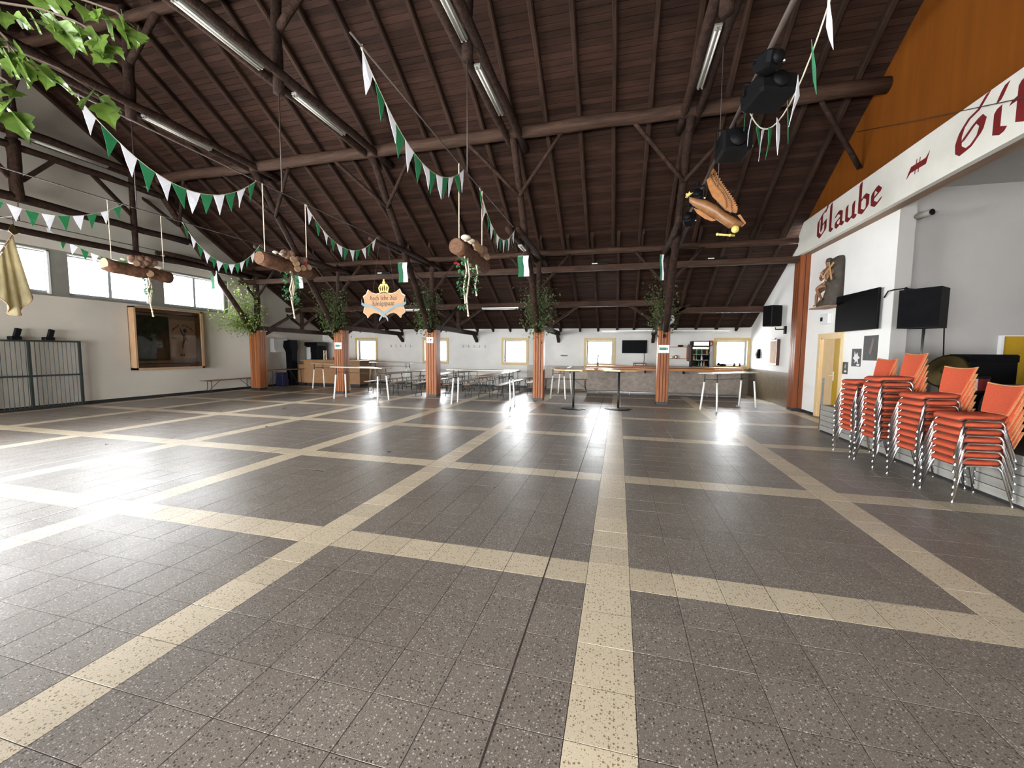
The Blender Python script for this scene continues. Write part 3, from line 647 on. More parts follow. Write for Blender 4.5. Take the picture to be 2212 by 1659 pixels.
# ================================================================ chairs on the right
def make_chair():
    t = thing('stacking_chair', 'x', 'chair')          # faces -X, origin on the floor under the seat centre
    # seat: plywood shell and a fabric pad, rounded trapezoid, slightly dished
    def seat_ring(z, g, drop=0):
        P = [(-.235, -.16), (-.225, -.195), (-.19, -.215), (-.02, -.21), (.14, -.19), (.19, -.165), (.205, -.12), (.205, .12), (.19, .165), (.14, .19), (-.02, .21), (-.19, .215), (-.225, .195), (-.235, .16)]
        return [(x * g, y * g, z - drop * (1 if x < -.2 else 0) + (.012 if x > .18 else 0)) for x, y in P]
    MB().loft([seat_ring(.42, .9, .02), seat_ring(.424, .97, .018), seat_ring(.43, .97, .018), seat_ring(.433, .95, .015)]).build('seat_shell', 'chair_shell', t, smooth=False)
    MB().loft([seat_ring(.43, .9, .02), seat_ring(.436, .975, .02), seat_ring(.449, 1.0, .018), seat_ring(.463, .98, .016), seat_ring(.473, .9, .01), seat_ring(.475, .4, .0)]).build('seat_pad', 'chair_fabric', t, smooth=True)
    # back: narrow at the waist, flaring to the top, concave top edge
    def back_pt(s, h):      # s -1..1 across, h 0..1 up
        wd = .165 + .075 * h ** .8 - .02 * math.sin(PI * min(1, h * 1.3)) * 0
        z = .475 + .345 * h - (.022 * (1 - s * s) * h ** 4); y = s * wd
        x = .2 + .085 * h - .03 * math.sin(PI * h * .5) * 0 - .022 * (1 - s * s) * -1 * .6
        return Vector((x, y, z))
    def slab(g0, g1, off0, off1):
        a, b = [], []
        S = [-1 + 2 * i / 8 for i in range(9)]; H = [g0 + (g1 - g0) * j / 8 for j in range(9)]
        mb = MB(); e = 1 - (g0 * .5)
        for off in (off0, off1): mb.v += [back_pt(s_ * (1 if g0 == 0 else .91), h) + Vector((off, 0, 0)) for h in H for s_ in S]
        n = 9
        for o in (0, 81):
            for j in range(8):
                for i in range(8): mb.f.append((o + j * n + i, o + j * n + i + 1, o + (j + 1) * n + i + 1, o + (j + 1) * n + i))
        ring = [i for i in range(9)] + [j * 9 + 8 for j in range(1, 9)] + [72 + i for i in range(7, -1, -1)] + [j * 9 for j in range(7, 0, -1)]
        for k in range(len(ring)): p, q = ring[k], ring[(k + 1) % len(ring)]; mb.f.append((p, q, q + 81, p + 81))
        return mb
    slab(0, 1, 0, .013).build('back_shell', 'chair_wood', t, smooth=False)
    slab(.045, .955, -.018, 0).build('back_pad', 'chair_fabric', t, smooth=False)
    MB().loft([[(.17, -.1, .425), (.2, -.1, .427), (.2, .1, .427), (.17, .1, .425)], [(.2, -.13, .45), (.215, -.13, .45), (.215, .13, .45), (.2, .13, .45)], [(.205, -.15, .5), (.216, -.15, .5), (.216, .15, .5), (.205, .15, .5)]]).build('back_neck', 'chair_wood', t)
    for s in (-1, 1):
        y0, y1 = s * .195, s * .25
        leg = [(-.27, y1, .011), (-.2, s * .222, .33), (-.185, s * .212, .385), (-.15, s * .205, .412), (-.1, y0, .417), (.08, y0, .417), (.13, s * .205, .41), (.155, s * .212, .38), (.25, y1, .011)]
        fr = MB().tube(leg, .011, 8).build('side_frame', 'chrome', t, smooth=True)
        for p in (leg[0], leg[-1]): MB().lathe([(.0118, 0), (.0125, .004), (.0125, .02), (.0115, .024)], (p[0], p[1], 0), 8).build('foot_cap', 'steel', fr, smooth=True)
    MB().tube([(-.12, -.195, .417), (-.12, .195, .417)], .008, 6).tube([(.09, -.195, .417), (.09, .195, .417)], .008, 6).build('cross_bar', 'chrome', t, smooth=True)
    return t
ch0 = make_chair(); used = False
ORD = ['topmost', 'second', 'third', 'fourth', 'fifth', 'sixth', 'seventh', 'eighth', 'ninth', 'tenth', 'eleventh']
for (x, y, n, rz, nm) in ((4.03, 2.91, 7, .0, 'the shortest stack, nearest the viewer'), (4.02, 3.53, 9, .03, 'the second stack from the viewer'), (4.01, 4.32, 11, -.02, 'the tallest stack, third from the viewer'), (4.0, 4.93, 10, .02, 'the farthest stack, by the door')):
    for k in range(n):
        kk = n - 1 - k; lab = 'red-orange upholstered stacking chair, %s%s of %s' % (ORD[kk], '' if kk == 0 else ' from top', nm)
        loc = (x + random.uniform(-.006, .006) - .002 * k, y + random.uniform(-.005, .005), k * .083)
        if not used: ch0.location = loc; ch0.rotation_euler = (0, 0, rz); tag(ch0, lab, group='stacked red-orange chairs by the stage'); used = True
        else: dup(ch0, loc, rz + random.uniform(-.015, .015), lab, 'stacked red-orange chairs by the stage')

# ================================================================ beer benches and tables
def make_bench():
    t = thing('beer_bench', 'x', 'bench')
    MB().bevbox((-.125, -1.1, .445), (.125, 1.1, .475), .006).build('seat_board', 'bench_wood', t)
    for s in (-1, 1):
        y = s * .83
        MB().tube([(-.11, y + s * .05, 0), (-.1, y, .22), (-.1, y, .44)], .012, 6).tube([(.11, y + s * .05, 0), (.1, y, .22), (.1, y, .44)], .012, 6).tube([(-.105, y + s * .03, .1), (.105, y + s * .03, .1)], .009, 6).tube([(-.1, y, .435), (.1, y, .435)], .011, 6).build('leg_frame', 'leg_grey', t, smooth=True)
        MB().tube([(0, y + s * .03, .1), (0, s * .42, .44)], .009, 6).build('brace', 'leg_grey', t, smooth=True)
    return t
def make_table(name='beer_table', h=.77, wd=.5, L=2.2, high=False):
    t = thing(name, 'x', 'table')
    MB().bevbox((-wd / 2, -L / 2, h - .028), (wd / 2, L / 2, h), .006).build('table_top', 'table_wood' if high else 'bench_wood', t)
    if not high:
        for s in (-1, 1):
            y = s * .8
            MB().tube([(-.2, y + s * .04, 0), (-.2, y, h - .04)], .013, 6).tube([(.2, y + s * .04, 0), (.2, y, h - .04)], .013, 6).tube([(-.2, y + s * .02, .15), (.2, y + s * .02, .15)], .01, 6).tube([(-.2, y, h - .04), (.2, y, h - .04)], .012, 6).build('leg_frame', 'leg_grey', t, smooth=True)
            MB().tube([(0, y + s * .02, .15), (0, s * .36, h - .04)], .009, 6).build('brace', 'leg_grey', t, smooth=True)
        return t
    for s in (-1, 1):
        for q in (-1, 1):
            x, y = q * (wd / 2 - .06), s * (L / 2 - .22)
            MB().tube([(x + q * .07, y + s * .05, 0), (x + q * .008, y + s * .005, .8)], .026, 10).build('leg', 'leg_white', t, smooth=True)
            MB().tube([(x + q * .008, y + s * .005, .76), (x, y, h - .03)], .013, 6).build('leg_stub', 'leg_grey', t, smooth=True)
        MB().tube([(-wd / 2 + .06, s * (L / 2 - .22), .88), (wd / 2 - .06, s * (L / 2 - .22), .88)], .01, 6).build('stretcher', 'leg_grey', t, smooth=True)
    MB().tube([(0, -L / 2 + .22, .88), (0, L / 2 - .22, .88)], .008, 6).build('long_bar', 'leg_grey', t, smooth=True)
    return t
bench0, table0 = make_bench(), make_table()
first = {'b': True, 't': True}
def put(kind, x, y, rz, label, group):
    p = bench0 if kind == 'b' else table0
    if first[kind]: first[kind] = False; p.location = (x, y, 0); p.rotation_euler = (0, 0, rz); tag(p, label, group=group); return p
    return dup(p, (x, y, 0), rz, label, group)
sets = [(-8.25, 'left'), (-6.25, 'middle'), (-4.35, 'right')]
for (cx, nm) in sets:
    for (yy, row, dx) in ((11.62, 'front', 0), (13.95, 'back', .05)):
        put('t', cx + dx, yy, .01, 'wooden folding beer table of the %s set in the %s row' % (nm, row), 'beer tables under the low roof')
        for s, side in ((-1, 'left'), (1, 'right')):
            put('b', cx + dx + s * .58, yy + random.uniform(-.15, .12), random.uniform(-.03, .03), 'folding beer bench on the %s side of the %s table, %s row' % (side, nm, row), 'beer benches under the low roof')
put('b', -3.05, 13.2, .02, 'lone beer bench standing by the tiled wall behind the fourth column', 'beer benches under the low roof')
put('b', -14.3, 9.75, 0, 'narrow bench along the gable wall left of the leftmost column', 'beer benches under the low roof')
put('b', -2.0, 14.7, PI / 2, 'bench against the tiled dado left of the bar', 'beer benches under the low roof')
put('t', -13.95, 12.0, .03, 'low beer table beside the gable wall behind the leftmost column', 'beer tables under the low roof')
hi0 = make_table('high_table', 1.07, .5, 2.2, True)
HT = [(-8.02, 9.0, PI / 2 - .16, 'white-legged high table left of the middle, in front of the second column'), (-3.78, 9.0, PI / 2, 'white-legged high table in front of the right bench set'),
      (3.35, 10.42, -PI / 4 - .02, 'white-legged high table at the right end of the bar'), (-1.82, 12.2, 0, 'white-legged high table behind the fourth column'),
      (-11.35, 11.75, PI / 2 - .35, 'white-legged high table beside the pale plywood counter'), (-10.15, 14.35, PI / 2 + .05, 'white-legged high table behind the others, below the left window')]
for k, (x, y, rz, lab) in enumerate(HT):
    if k == 0: hi0.location = (x, y, 0); hi0.rotation_euler = (0, 0, rz); tag(hi0, lab, group='white-legged high tables')
    else: dup(hi0, (x, y, 0), rz, lab, 'white-legged high tables')
def pub_table(x, y, rz, label, loc_only=None):
    t = thing('pedestal_table', label, 'table', (x, y, 0), rz, 'black pedestal tables')
    oct_ = lambda r, z: [(r * math.cos(PI / 8 + k * PI / 4), r * math.sin(PI / 8 + k * PI / 4), z) for k in range(8)]
    MB().loft([oct_(.6, 1.1), oct_(.61, 1.105), oct_(.61, 1.14), oct_(.6, 1.145)]).build('table_top', 'oak_top', t)
    for k in range(4):
        a = k * PI / 2; R_ = Matrix.Rotation(a, 4, 'Z')
        MB().box((.2, -.2, 1.146), (.52, .2, 1.15)).xf(R_).build('inlay', 'table_wood', t)
    MB().lathe([(.16, 1.06), (.16, 1.1)], n=12).lathe([(.032, .02), (.03, .3), (.03, 1.08)], n=12).build('pole', 'dark_metal', t, smooth=True)
    MB().loft([oct_(.38, 0), oct_(.38, .012), oct_(.3, .03), oct_(.06, .045)]).build('base', 'dark_metal', t)
    return t
pt = pub_table(-1.05, 8.98, .1, 'octagonal wooden pedestal table left of its twin, in front of the bar')
dup(pt, (.2, 9.28, 0), .45, 'octagonal wooden pedestal table right of its twin, in front of the bar')

# ================================================================ the bar at the back
bar = thing('bar_counter', 'long bar with rough grey front and orange wooden top', 'bar', (1.7, 13.8, 0))
MB().box((-1.0, 13.5, .05), (4.42, 14.1, .99)).build('front', 'bar_stone', bar, True)
MB().box((-.97, 13.53, 0), (4.4, 14.1, .05)).build('plinth', 'base_black', bar, True)
MB().bevbox((-1.12, 13.2, 1.0), (4.5, 13.62, 1.045), .006).build('rail_board', 'bar_wood', bar, True)
MB().bevbox((-1.05, 13.56, 1.06), (4.5, 14.2, 1.1), .006).build('top', 'bar_wood', bar, True)
MB().box((-1.12, 13.18, .965), (4.5, 13.2, 1.05)).build('edge_board', 'bar_wood', bar, True)
for x in (-.2, 1.15, 2.5, 3.7): MB().box((x - .025, 13.25, .86), (x + .025, 13.5, 1.0)).build('bracket', 'black_plastic', bar, True)
fr_ = MB().tube([(-1.22, 13.2, .14), (4.42, 13.2, .14)], .02, 8).build('foot_rail', 'steel', bar, True, True)
for x in (-.6, .6, 2.0, 3.3): MB().tube([(x, 13.2, 0), (x, 13.2, .14)], .015, 6).tube([(x, 13.2, .14), (x, 13.5, .14)], .012, 6).build('rail_post', 'steel', fr_, True, True)
t = thing('beer_tap', 'chrome beer tap standing on the bar before the fourth window', 'tap', (-.62, 13.85, 1.1))
MB().lathe([(.06, 0), (.06, .02), (.03, .04), (.028, .32), (.04, .36), (.02, .42)], n=10).build('column', 'steel', t, smooth=True)
MB().tube([(0, -.02, .28), (0, -.12, .3), (0, -.14, .2)], .012, 6).build('spout', 'steel', t, smooth=True)
MB().tube([(.03, 0, .2), (.17, 0, .22), (.17, 0, .33)], .01, 6).build('lever', 'steel', t, smooth=True)
def tv(name, label, x0, x1, y, z0, z1):
    t = thing(name, label, 'television', ((x0 + x1) / 2, y, z0))
    MB().bevbox((x0, y - .05, z0), (x1, y, z1), .006).build('casing', 'black_plastic', t, True)
    MB().box((x0 + .015, y - .053, z0 + .02), (x1 - .015, y - .05, z1 - .015)).build('screen', 'screen', t, True)
    return t
t = tv('television', 'black flat television on the back wall above the bar', .3, 1.3, YF - .08, 1.6, 2.14)
MB().box((.6, YF - .08, 1.75), (1.0, YF, 2.0)).build('wall_mount', 'black_plastic', t, True)
tag(MB().tube([(1.2, YF - .02, 1.6), (1.21, YF - .02, 1.35), (1.2, YF - .02, 1.1)], .008, 5).build('power_cable', 'black_plastic'), 'black cable hanging below the television over the bar', 'cable')
t = thing('radio', 'dark red stereo box standing on the bar below the television', 'radio', (.95, 13.95, 1.1))
MB().bevbox((-.22, -.12, 0), (.26, .12, .13), .008).build('case', 'radio_red', t); MB().box((-.12, -.124, .05), (.14, -.12, .08)).build('display', 'plastic_grey', t)
for x in (-.17, .2): MB().lathe([(.02, -.13), (.02, -.12)], (x, 0, .06), 8, 'Y').build('knob', 'plastic_grey', t)
t = thing('wall_shelf', 'two-tier wooden wall shelf between bar column and drinks fridge', 'shelf', (2.4, YF, 1.38))
for z in (1.38, 1.86): MB().box((1.7, YF - .22, z), (2.9, YF, z + .025)).build('shelf_board', 'bar_wood', t, True)
for x in (1.74, 2.86): MB().box((x - .012, YF - .2, 1.4), (x + .012, YF, 1.86)).build('upright', 'bar_wood', t, True)
for k, (x, z, r, h, m_, lab) in enumerate(((1.85, 1.405, .06, .2, 'cone_brown', 'brown jar on the lower tier of the shelf above the bar'), (2.25, 1.405, .1, .1, 'bottle_white', 'white bowl on the lower tier of the shelf above the bar'), (2.45, 1.405, .06, .13, 'steel', 'metal pot on the lower tier of the shelf above the bar'), (2.0, 1.885, .07, .14, 'wood_slice', 'wooden tub on the upper tier of the shelf above the bar'), (2.6, 1.885, .1, .07, 'black_plastic', 'dark dish on the upper tier of the shelf above the bar'))):
    o = MB().lathe([(r * .8, 0), (r, h * .15), (r, h * .8), (r * .7, h), (r * .6, h * .95)], (x, YF - .12, z), 12).build(['jar', 'bowl', 'pot', 'tub', 'dish'][k], m_, smooth=True); tag(o, lab, ['jar', 'bowl', 'pot', 'tub', 'dish'][k])
t = thing('drinks_fridge', 'black glass-door drinks fridge with lit shelves behind the bar', 'fridge', (3.28, YF - .35, 0))
MB().box((2.97, YF - .6, 0), (3.0, YF - .03, 2.1)).box((3.59, YF - .6, 0), (3.62, YF - .03, 2.1)).box((2.97, YF - .6, 2.07), (3.62, YF - .03, 2.1)).box((2.97, YF - .6, 0), (3.62, YF - .03, .9)).box((2.97, YF - .05, 0), (3.62, YF - .03, 2.1)).build('cabinet', 'black_plastic', t, True)
MB().box((2.97, YF - .62, 1.9), (3.62, YF - .6, 2.1)).build('header', 'black_plastic', t, True)
MB().bevbox((3.03, YF - .63, 1.93), (3.56, YF - .62, 2.06), .004).build('lit_sign', 'fridge_light', t, True)
MB().box((3.02, YF - .5, 1.8), (3.57, YF - .45, 1.86)).build('light_strip', 'fridge_light', t, True)
MB().box((2.99, YF - .61, .9), (3.6, YF - .605, 1.89)).build('glass_door', 'glass', t, True)
for z in (1.1, 1.35, 1.58): MB().box((3.0, YF - .55, z), (3.59, YF - .1, z + .012)).build('shelf', 'steel', t, True)
bt = None
for z in (1.112, 1.362, 1.592):
    for k in range(6):
        o = MB().lathe([(.03, 0), (.032, .01), (.032, .12), (.012, .16), (.012, .2)], (3.06 + k * .095, YF - .5, z), 8).build('bottle', random.choice(['bottle_orange', 'bottle_green', 'bottle_white', 'black_plastic']), smooth=True)
        tag(o, 'drinks bottle in the lit fridge, %s from left on the %s shelf' % (['first', 'second', 'third', 'fourth', 'fifth', 'sixth'][k], {1.112: 'bottom', 1.362: 'middle', 1.592: 'top'}[z]), 'bottle', 'bottles in the lit drinks fridge')
tag(MB().box((2.86, YF - .5, 1.3), (2.96, YF - .1, 1.95)).tube([(2.86, YF - .3, 1.95), (2.9, YF - .3, 2.0), (2.95, YF - .3, 1.95)], .01, 5).build('speaker_case', 'chair_shell'), 'narrow dark box hung left of the drinks fridge', 'box')
t = thing('fire_sign', 'small red fire safety sign left of the rightmost window', 'sign', (3.75, YF, 1.92))
MB().box((3.67, YF - .01, 1.92), (3.84, YF, 2.14)).build('plate', 'red_sign', t, True); MB().prism([(-.03, -.06), (.03, -.06), (.04, 0), (0, .06), (-.04, 0)], (3.755, YF - .012, 2.03), EX, EZ, (0, .003, 0)).build('flame', 'paper', t, True)
tag(MB().box((3.66, YF - .008, 1.68), (3.8, YF, 1.86)).build('notice', 'paper'), 'white paper notice under the red fire sign', 'notice')
tag(MB().box((-2.3, YF - .03, 1.45), (-2.0, YF, 1.5)).box((-2.25, YF - .05, 1.44), (-2.05, YF - .03, 1.46)).build('wall_bracket', 'chair_shell'), 'small dark wooden wall bracket left of the bar', 'bracket')
def hook_rail(x0, x1, n, label):
    t = thing('coat_rail', label, 'coat hooks', ((x0 + x1) / 2, YF, 1.8))
    MB().bevbox((x0, YF - .02, 1.8), (x1, YF, 1.9), .004).build('board', 'plaster_far', t, True)
    for k in range(n):
        x = x0 + (x1 - x0) * (k + .5) / n
        MB().tube([(x, YF - .02, 1.87), (x, YF - .08, 1.88), (x, YF - .1, 1.92)], .008, 5).tube([(x, YF - .02, 1.84), (x, YF - .06, 1.8), (x, YF - .09, 1.83)], .008, 5).build('hook', 'dark_metal', t, True)
hook_rail(-10.75, -9.45, 5, 'white coat rail with five hooks between the two left windows')
hook_rail(-7.0, -5.65, 5, 'white coat rail with five hooks right of the middle column')
for x, nm in ((4.62, 'left'), (4.82, 'right')):
    tag(MB().lathe([(.035, 0), (.035, .12), (.03, .13)], (x, YF - .1, 1.12), 8).tube([(x + .03, YF - .1, 1.22), (x + .06, YF - .1, 1.2), (x + .03, YF - .1, 1.15)], .006, 5).build('mug', 'dark_metal', smooth=True), 'dark mug on the sill of the rightmost window, the %s of two' % nm, 'mug')
tag(MB().ball((4.2, YF - .12, 1.17), .07, sc=(2.0, 1, .8)).ball((4.05, YF - .12, 1.2), .06).build('dark_bundle', 'black_cloth', smooth=True), 'dark bundle lying on the sill of the rightmost window', 'bundle')
# counter in the left corner
t = thing('plywood_counter', 'pale plywood serving counter in the far left corner', 'counter', (-12.4, 13.4, 0))
MB().box((-13.78, 13.0, .12), (-10.85, 13.7, 1.12)).build('body', 'counter_ply', t, True)
MB().bevbox((-13.9, 12.93, 1.12), (-10.75, 13.75, 1.17), .005).build('top', 'counter_ply', t, True)
MB().box((-13.7, 13.06, 0), (-10.9, 13.7, .12)).build('plinth', 'base_black', t, True)
t = thing('side_counter', 'lower plywood counter piece at the left end of the serving counter', 'counter', (-14.05, 13.2, 0))
MB().box((-14.3, 13.02, .12), (-13.8, 13.75, .93)).build('body', 'counter_ply', t, True); MB().bevbox((-14.33, 12.98, .93), (-13.8, 13.78, .97), .004).build('top', 'counter_ply', t, True)
MB().box((-14.25, 13.08, 0), (-13.8, 13.7, .12)).build('plinth', 'base_black', t, True)
t = thing('corner_fridge', 'black drinks fridge with pale glass strip behind the plywood counter', 'fridge', (-14.3, 14.4, 0))
MB().bevbox((-14.55, 14.05, 0), (-13.9, 14.7, 1.98), .02).build('cabinet', 'black_plastic', t, True)
MB().box((-14.5, 14.03, .3), (-14.28, 14.05, 1.75)).build('glass_strip', 'paper', t, True); MB().bevbox((-14.6, 14.0, 1.8), (-13.85, 14.72, 1.99), .02).build('hood', 'black_gloss', t, True)
MB().tube([(-14.22, 14.04, 1.2), (-14.22, 14.0, 1.25), (-14.22, 14.0, 1.45), (-14.22, 14.04, 1.5)], .01, 5).build('handle', 'steel', t, True)
t = thing('covered_cabinet', 'tall black covered cabinet beside the gable wall left of the counter', 'cabinet', (-14.15, 12.75, 0))
MB().loft([[(-14.36, 12.62, 0), (-14.08, 12.62, 0), (-14.08, 12.92, 0), (-14.36, 12.92, 0)], [(-14.36, 12.6, 1.5), (-14.03, 12.6, 1.5), (-14.03, 12.92, 1.5), (-14.36, 12.92, 1.5)], [(-14.36, 12.45, 1.75), (-13.98, 12.45, 1.75), (-13.98, 12.92, 1.75), (-14.36, 12.92, 1.75)], [(-14.36, 12.5, 2.02), (-14.0, 12.5, 2.05), (-14.03, 12.92, 2.05), (-14.36, 12.92, 2.02)]]).build('cover', 'black_cloth', t, True)
tag(MB().bevbox((-14.5, 12.1, .0), (-14.1, 12.45, .32), .01).bevbox((-14.48, 12.12, .3), (-14.12, 12.43, .6), .01).build('bottle_crate', 'blue_crate'), 'dark blue stacked crate on the floor below the white wall unit', 'crate')
t = thing('wall_unit', 'white wall-hung unit on the gable wall behind the leftmost column', 'wall unit', (XL, 12.35, 1.5))
MB().bevbox((XL, 11.98, 1.5), (XL + .22, 12.75, 2.1), .01).build('case', 'plastic_grey', t, True); MB().box((XL + .22, 12.02, 1.53), (XL + .225, 12.72, 2.07)).build('front', 'sash_white', t, True)
t = thing('draught_tower', 'pale draught beer tower on the plywood counter', 'tap', (-12.9, 13.35, 1.17))
for x in (-.06, .06): MB().lathe([(.03, 0), (.025, .05), (.022, .38), (.03, .42), (.0, .44)], (x, 0, 0), 8).build('column', 'rope', t, smooth=True)
MB().tube([(.06, -.02, .32), (.06, -.1, .3), (.1, -.12, .24)], .01, 5).build('spout', 'steel', t)
t = thing('red_crate', 'red plastic crate on the plywood counter left of the second column', 'crate', (-12.1, 13.4, 1.17))
MB().box((-.3, -.15, 0), (.3, .15, .02)).box((-.3, -.15, 0), (-.28, .15, .14)).box((.28, -.15, 0), (.3, .15, .14)).box((-.3, -.15, .0), (.3, -.13, .14)).box((-.3, .13, 0), (.3, .15, .14)).build('body', 'crate_red', t)
t = thing('wall_notice', 'small dark notice on the back wall left of the first window', 'notice', (-13.45, YF, 1.6)); MB().box((-13.53, YF - .008, 1.6), (-13.37, YF, 1.9)).build('sheet', 'paper_dark', t, True)
# column notices
def notice(x, y, z, wd, h, label, n=3):
    t = thing('column_notice', label, 'notice', (x, y, z)); MB().box((-wd / 2, -.004, 0), (wd / 2, 0, h)).build('sheet', 'paper', t)
    MB().box((-wd / 2 + .03, -.006, h * .35), (wd / 2 - .08, -.004, h * .68)).build('green_bar', 'paper_green', t)
    MB().box((wd / 2 - .07, -.006, h * .4), (wd / 2 - .04, -.004, h * .65)).build('arrow', 'paper_green', t)
notice(-9.95, 10.43, 1.66, .3, .24, 'green and white notice on the second plank column'); notice(1.53, 10.8, 1.62, .32, .25, 'green and white notice on the column before the bar')
t = thing('number_sheet', 'small white number sheet pinned crooked on the middle column', 'notice', (-6.26, 10.485, 1.9)); t.rotation_euler = (0, .06, 0)
MB().box((-.13, -.004, 0), (.13, 0, .2)).build('sheet', 'paper', t)
MB().box((-.05, -.006, .06), (-.03, -.004, .15)).prism([(0, .12), (.02, .15), (.05, .15), (.06, .12), (.05, .06), (.02, .05), (.03, .07), (.04, .1), (.02, .1)], (0, -.006, 0), EX, EZ, (0, .002, 0)).build('digits', 'ink_brown', t)
# ================================================================ stage wall
t = tv('television', 'large black television on the white wall left of the stage', 0, 1.5, 0, 0, .82)
t.location = (5.13, 8.54, 2.14); t.rotation_euler = (0, 0, -PI / 2 + .04)
for c in t.children: c.location = (0, 0, 0)
for c in t.children:
    for v_ in c.data.vertices: v_.co += Vector((.75, 0, 0))
MB().box((.4, 0, .25), (1.1, .11, .6)).build('wall_mount', 'black_plastic', t)
tag(MB().tube([(5.22, 7.0, 2.75), (5.2, 6.85, 2.85), (5.23, 6.74, 2.86), (5.4, 6.73, 2.88), (5.55, 6.73, 2.86)], .012, 5).ball((5.42, 6.73, 2.875), .03).build('wall_cable', 'black_plastic', smooth=True), 'black cable running from the television round the wall corner', 'cable')
t = thing('thermostat', 'small grey-white control box with a display above the yellow door', 'control box', (5.25, 9.3, 2.38))
MB().bevbox((5.17, 9.1, 2.38), (5.25, 9.52, 2.64), .008).build('case', 'sash_white', t, True); MB().box((5.166, 9.38, 2.46), (5.17, 9.5, 2.56)).build('display', 'black_plastic', t, True)
def poster(y0, y1, z0, z1, label, marks, name='poster'):
    t = thing(name, label, 'poster', (5.25, (y0 + y1) / 2, z0)); MB().box((5.243, y0, z0), (5.25, y1, z1)).build('sheet', 'paper_dark', t, True)
    for (pts, m_) in marks: MB().prism([(y1 - (y1 - y0) * a, z0 + (z1 - z0) * b) for a, b in pts], (5.241, 0, 0), EY, EZ, (.002, 0, 0)).build('print', m_, t, True)
poster(8.2, 8.42, 1.17, 1.45, 'smallest dark poster beside the yellow door', [([(.4, .15), (.8, .15), (.8, .3), (.4, .3)], 'paper'), ([(.35, .5), (.6, .45), (.75, .7), (.5, .85)], 'tile_grey_face')])
poster(7.7, 8.06, 1.36, 1.75, 'dark poster with a pale splash, the middle of three', [([(.15, .45), (.4, .35), (.35, .2), (.55, .3), (.75, .15), (.7, .4), (.9, .5), (.7, .6), (.6, .8), (.45, .65), (.3, .85), (.3, .6)], 'paper'), ([(.6, .05), (.9, .05), (.9, .15), (.6, .15)], 'paper')])
poster(7.13, 7.63, 1.5, 2.02, 'largest dark poster, below the big television', [([(.4, .3), (.6, .25), (.7, .6), (.75, .85), (.6, .9), (.55, .6)], 'chair_shell')])
# carved figure on a console
st = thing('carved_statue', 'carved wooden figure seated on a rock, hung on the white wall', 'statue', (5.25, 9.0, 2.8))
rk = []
for z, y0, y1, d in ((2.78, 8.62, 9.3, .34), (2.84, 8.62, 9.26, .34), (2.92, 8.62, 9.1, .34), (3.02, 8.62, 8.96, .32), (3.2, 8.62, 8.9, .29), (3.4, 8.62, 8.88, .26), (3.6, 8.63, 8.86, .24), (3.8, 8.64, 8.84, .23), (3.9, 8.66, 8.82, .2), (3.95, 8.7, 8.78, .12)):
    j = lambda: random.uniform(-.03, .03)
    rk.append([(5.25, y0, z), (5.25 - d * .5, y0 - .02 + j(), z), (5.25 - d * .9 + j(), y0 + (y1 - y0) * .2, z), (5.25 - d + j(), (y0 + y1) / 2 + j(), z), (5.25 - d * .95 + j(), y1 - (y1 - y0) * .15, z), (5.25 - d * .5 + j(), y1 + j(), z), (5.25, y1, z)])
MB().loft(rk).build('rock', 'statue_rock', st, True, True)
MB().prism([(8.5, 2.74), (9.45, 2.76), (9.4, 2.79), (8.5, 2.78)], (5.25, 0, 0), EY, EZ, (-.38, 0, 0)).build('console', 'soffit_wood', st, True)
def skin(name, m_, parent, joints, edges, root=0, sub=2, off=Vector((0, 0, 0))):
    me = bpy.data.meshes.new(name); me.from_pydata([tuple(Vector(j[0]) - off) for j in joints], edges, []); me.materials.append(MAT[m_])
    o = bpy.data.objects.new(name, me); COL.objects.link(o); o.parent = parent
    md = o.modifiers.new('skin', 'SKIN'); md.use_smooth_shade = True
    sv = me.skin_vertices[0].data
    for k, j in enumerate(joints): r = j[1]; sv[k].radius = r if isinstance(r, tuple) else (r, r); sv[k].use_root = k == root
    s2 = o.modifiers.new('sub', 'SUBSURF'); s2.levels = sub; s2.render_levels = sub
    return o
P = lambda x, y, z: (5.25 - x * .86, y, z)      # x = out from the wall
J = [(P(.24, 8.87, 3.3), .085), (P(.24, 8.89, 3.48), .08), (P(.25, 8.92, 3.64), .085), (P(.25, 8.92, 3.74), .04), (P(.27, 8.92, 3.82), .062), (P(.27, 8.92, 3.9), .055),
     (P(.3, 9.04, 3.66), .042), (P(.36, 9.08, 3.5), .032), (P(.38, 8.98, 3.42), .024), (P(.37, 8.9, 3.46), .02),
     (P(.22, 8.76, 3.66), .042), (P(.27, 8.68, 3.54), .032), (P(.33, 8.76, 3.5), .024),
     (P(.36, 8.92, 3.3), .06), (P(.48, 8.98, 3.22), .048), (P(.44, 8.9, 3.05), .036), (P(.42, 8.8, 2.95), .026), (P(.48, 8.78, 2.92), .022),
     (P(.34, 8.98, 3.22), .055), (P(.4, 9.12, 3.1), .045), (P(.4, 9.14, 2.95), .034), (P(.4, 9.16, 2.84), .024), (P(.46, 9.17, 2.82), .02)]
skin('figure', 'statue_skin', st, J, [(0, 1), (1, 2), (2, 3), (3, 4), (4, 5), (2, 6), (6, 7), (7, 8), (8, 9), (2, 10), (10, 11), (11, 12), (0, 13), (13, 14), (14, 15), (15, 16), (16, 17), (0, 18), (18, 19), (19, 20), (20, 21), (21, 22)], 0, 2, st.location)
MB().ball(P(.25, 8.9, 3.88), .075, sc=(1, 1, .85)).ball(P(.21, 8.88, 3.8), .055, sc=(.9, 1, 1.3)).build('hair', 'statue_hair', st, True, True)
MB().ball(P(.24, 8.84, 3.32), .12, sc=(.9, 1.1, .7)).build('loincloth', 'statue_rock', st, True, True)
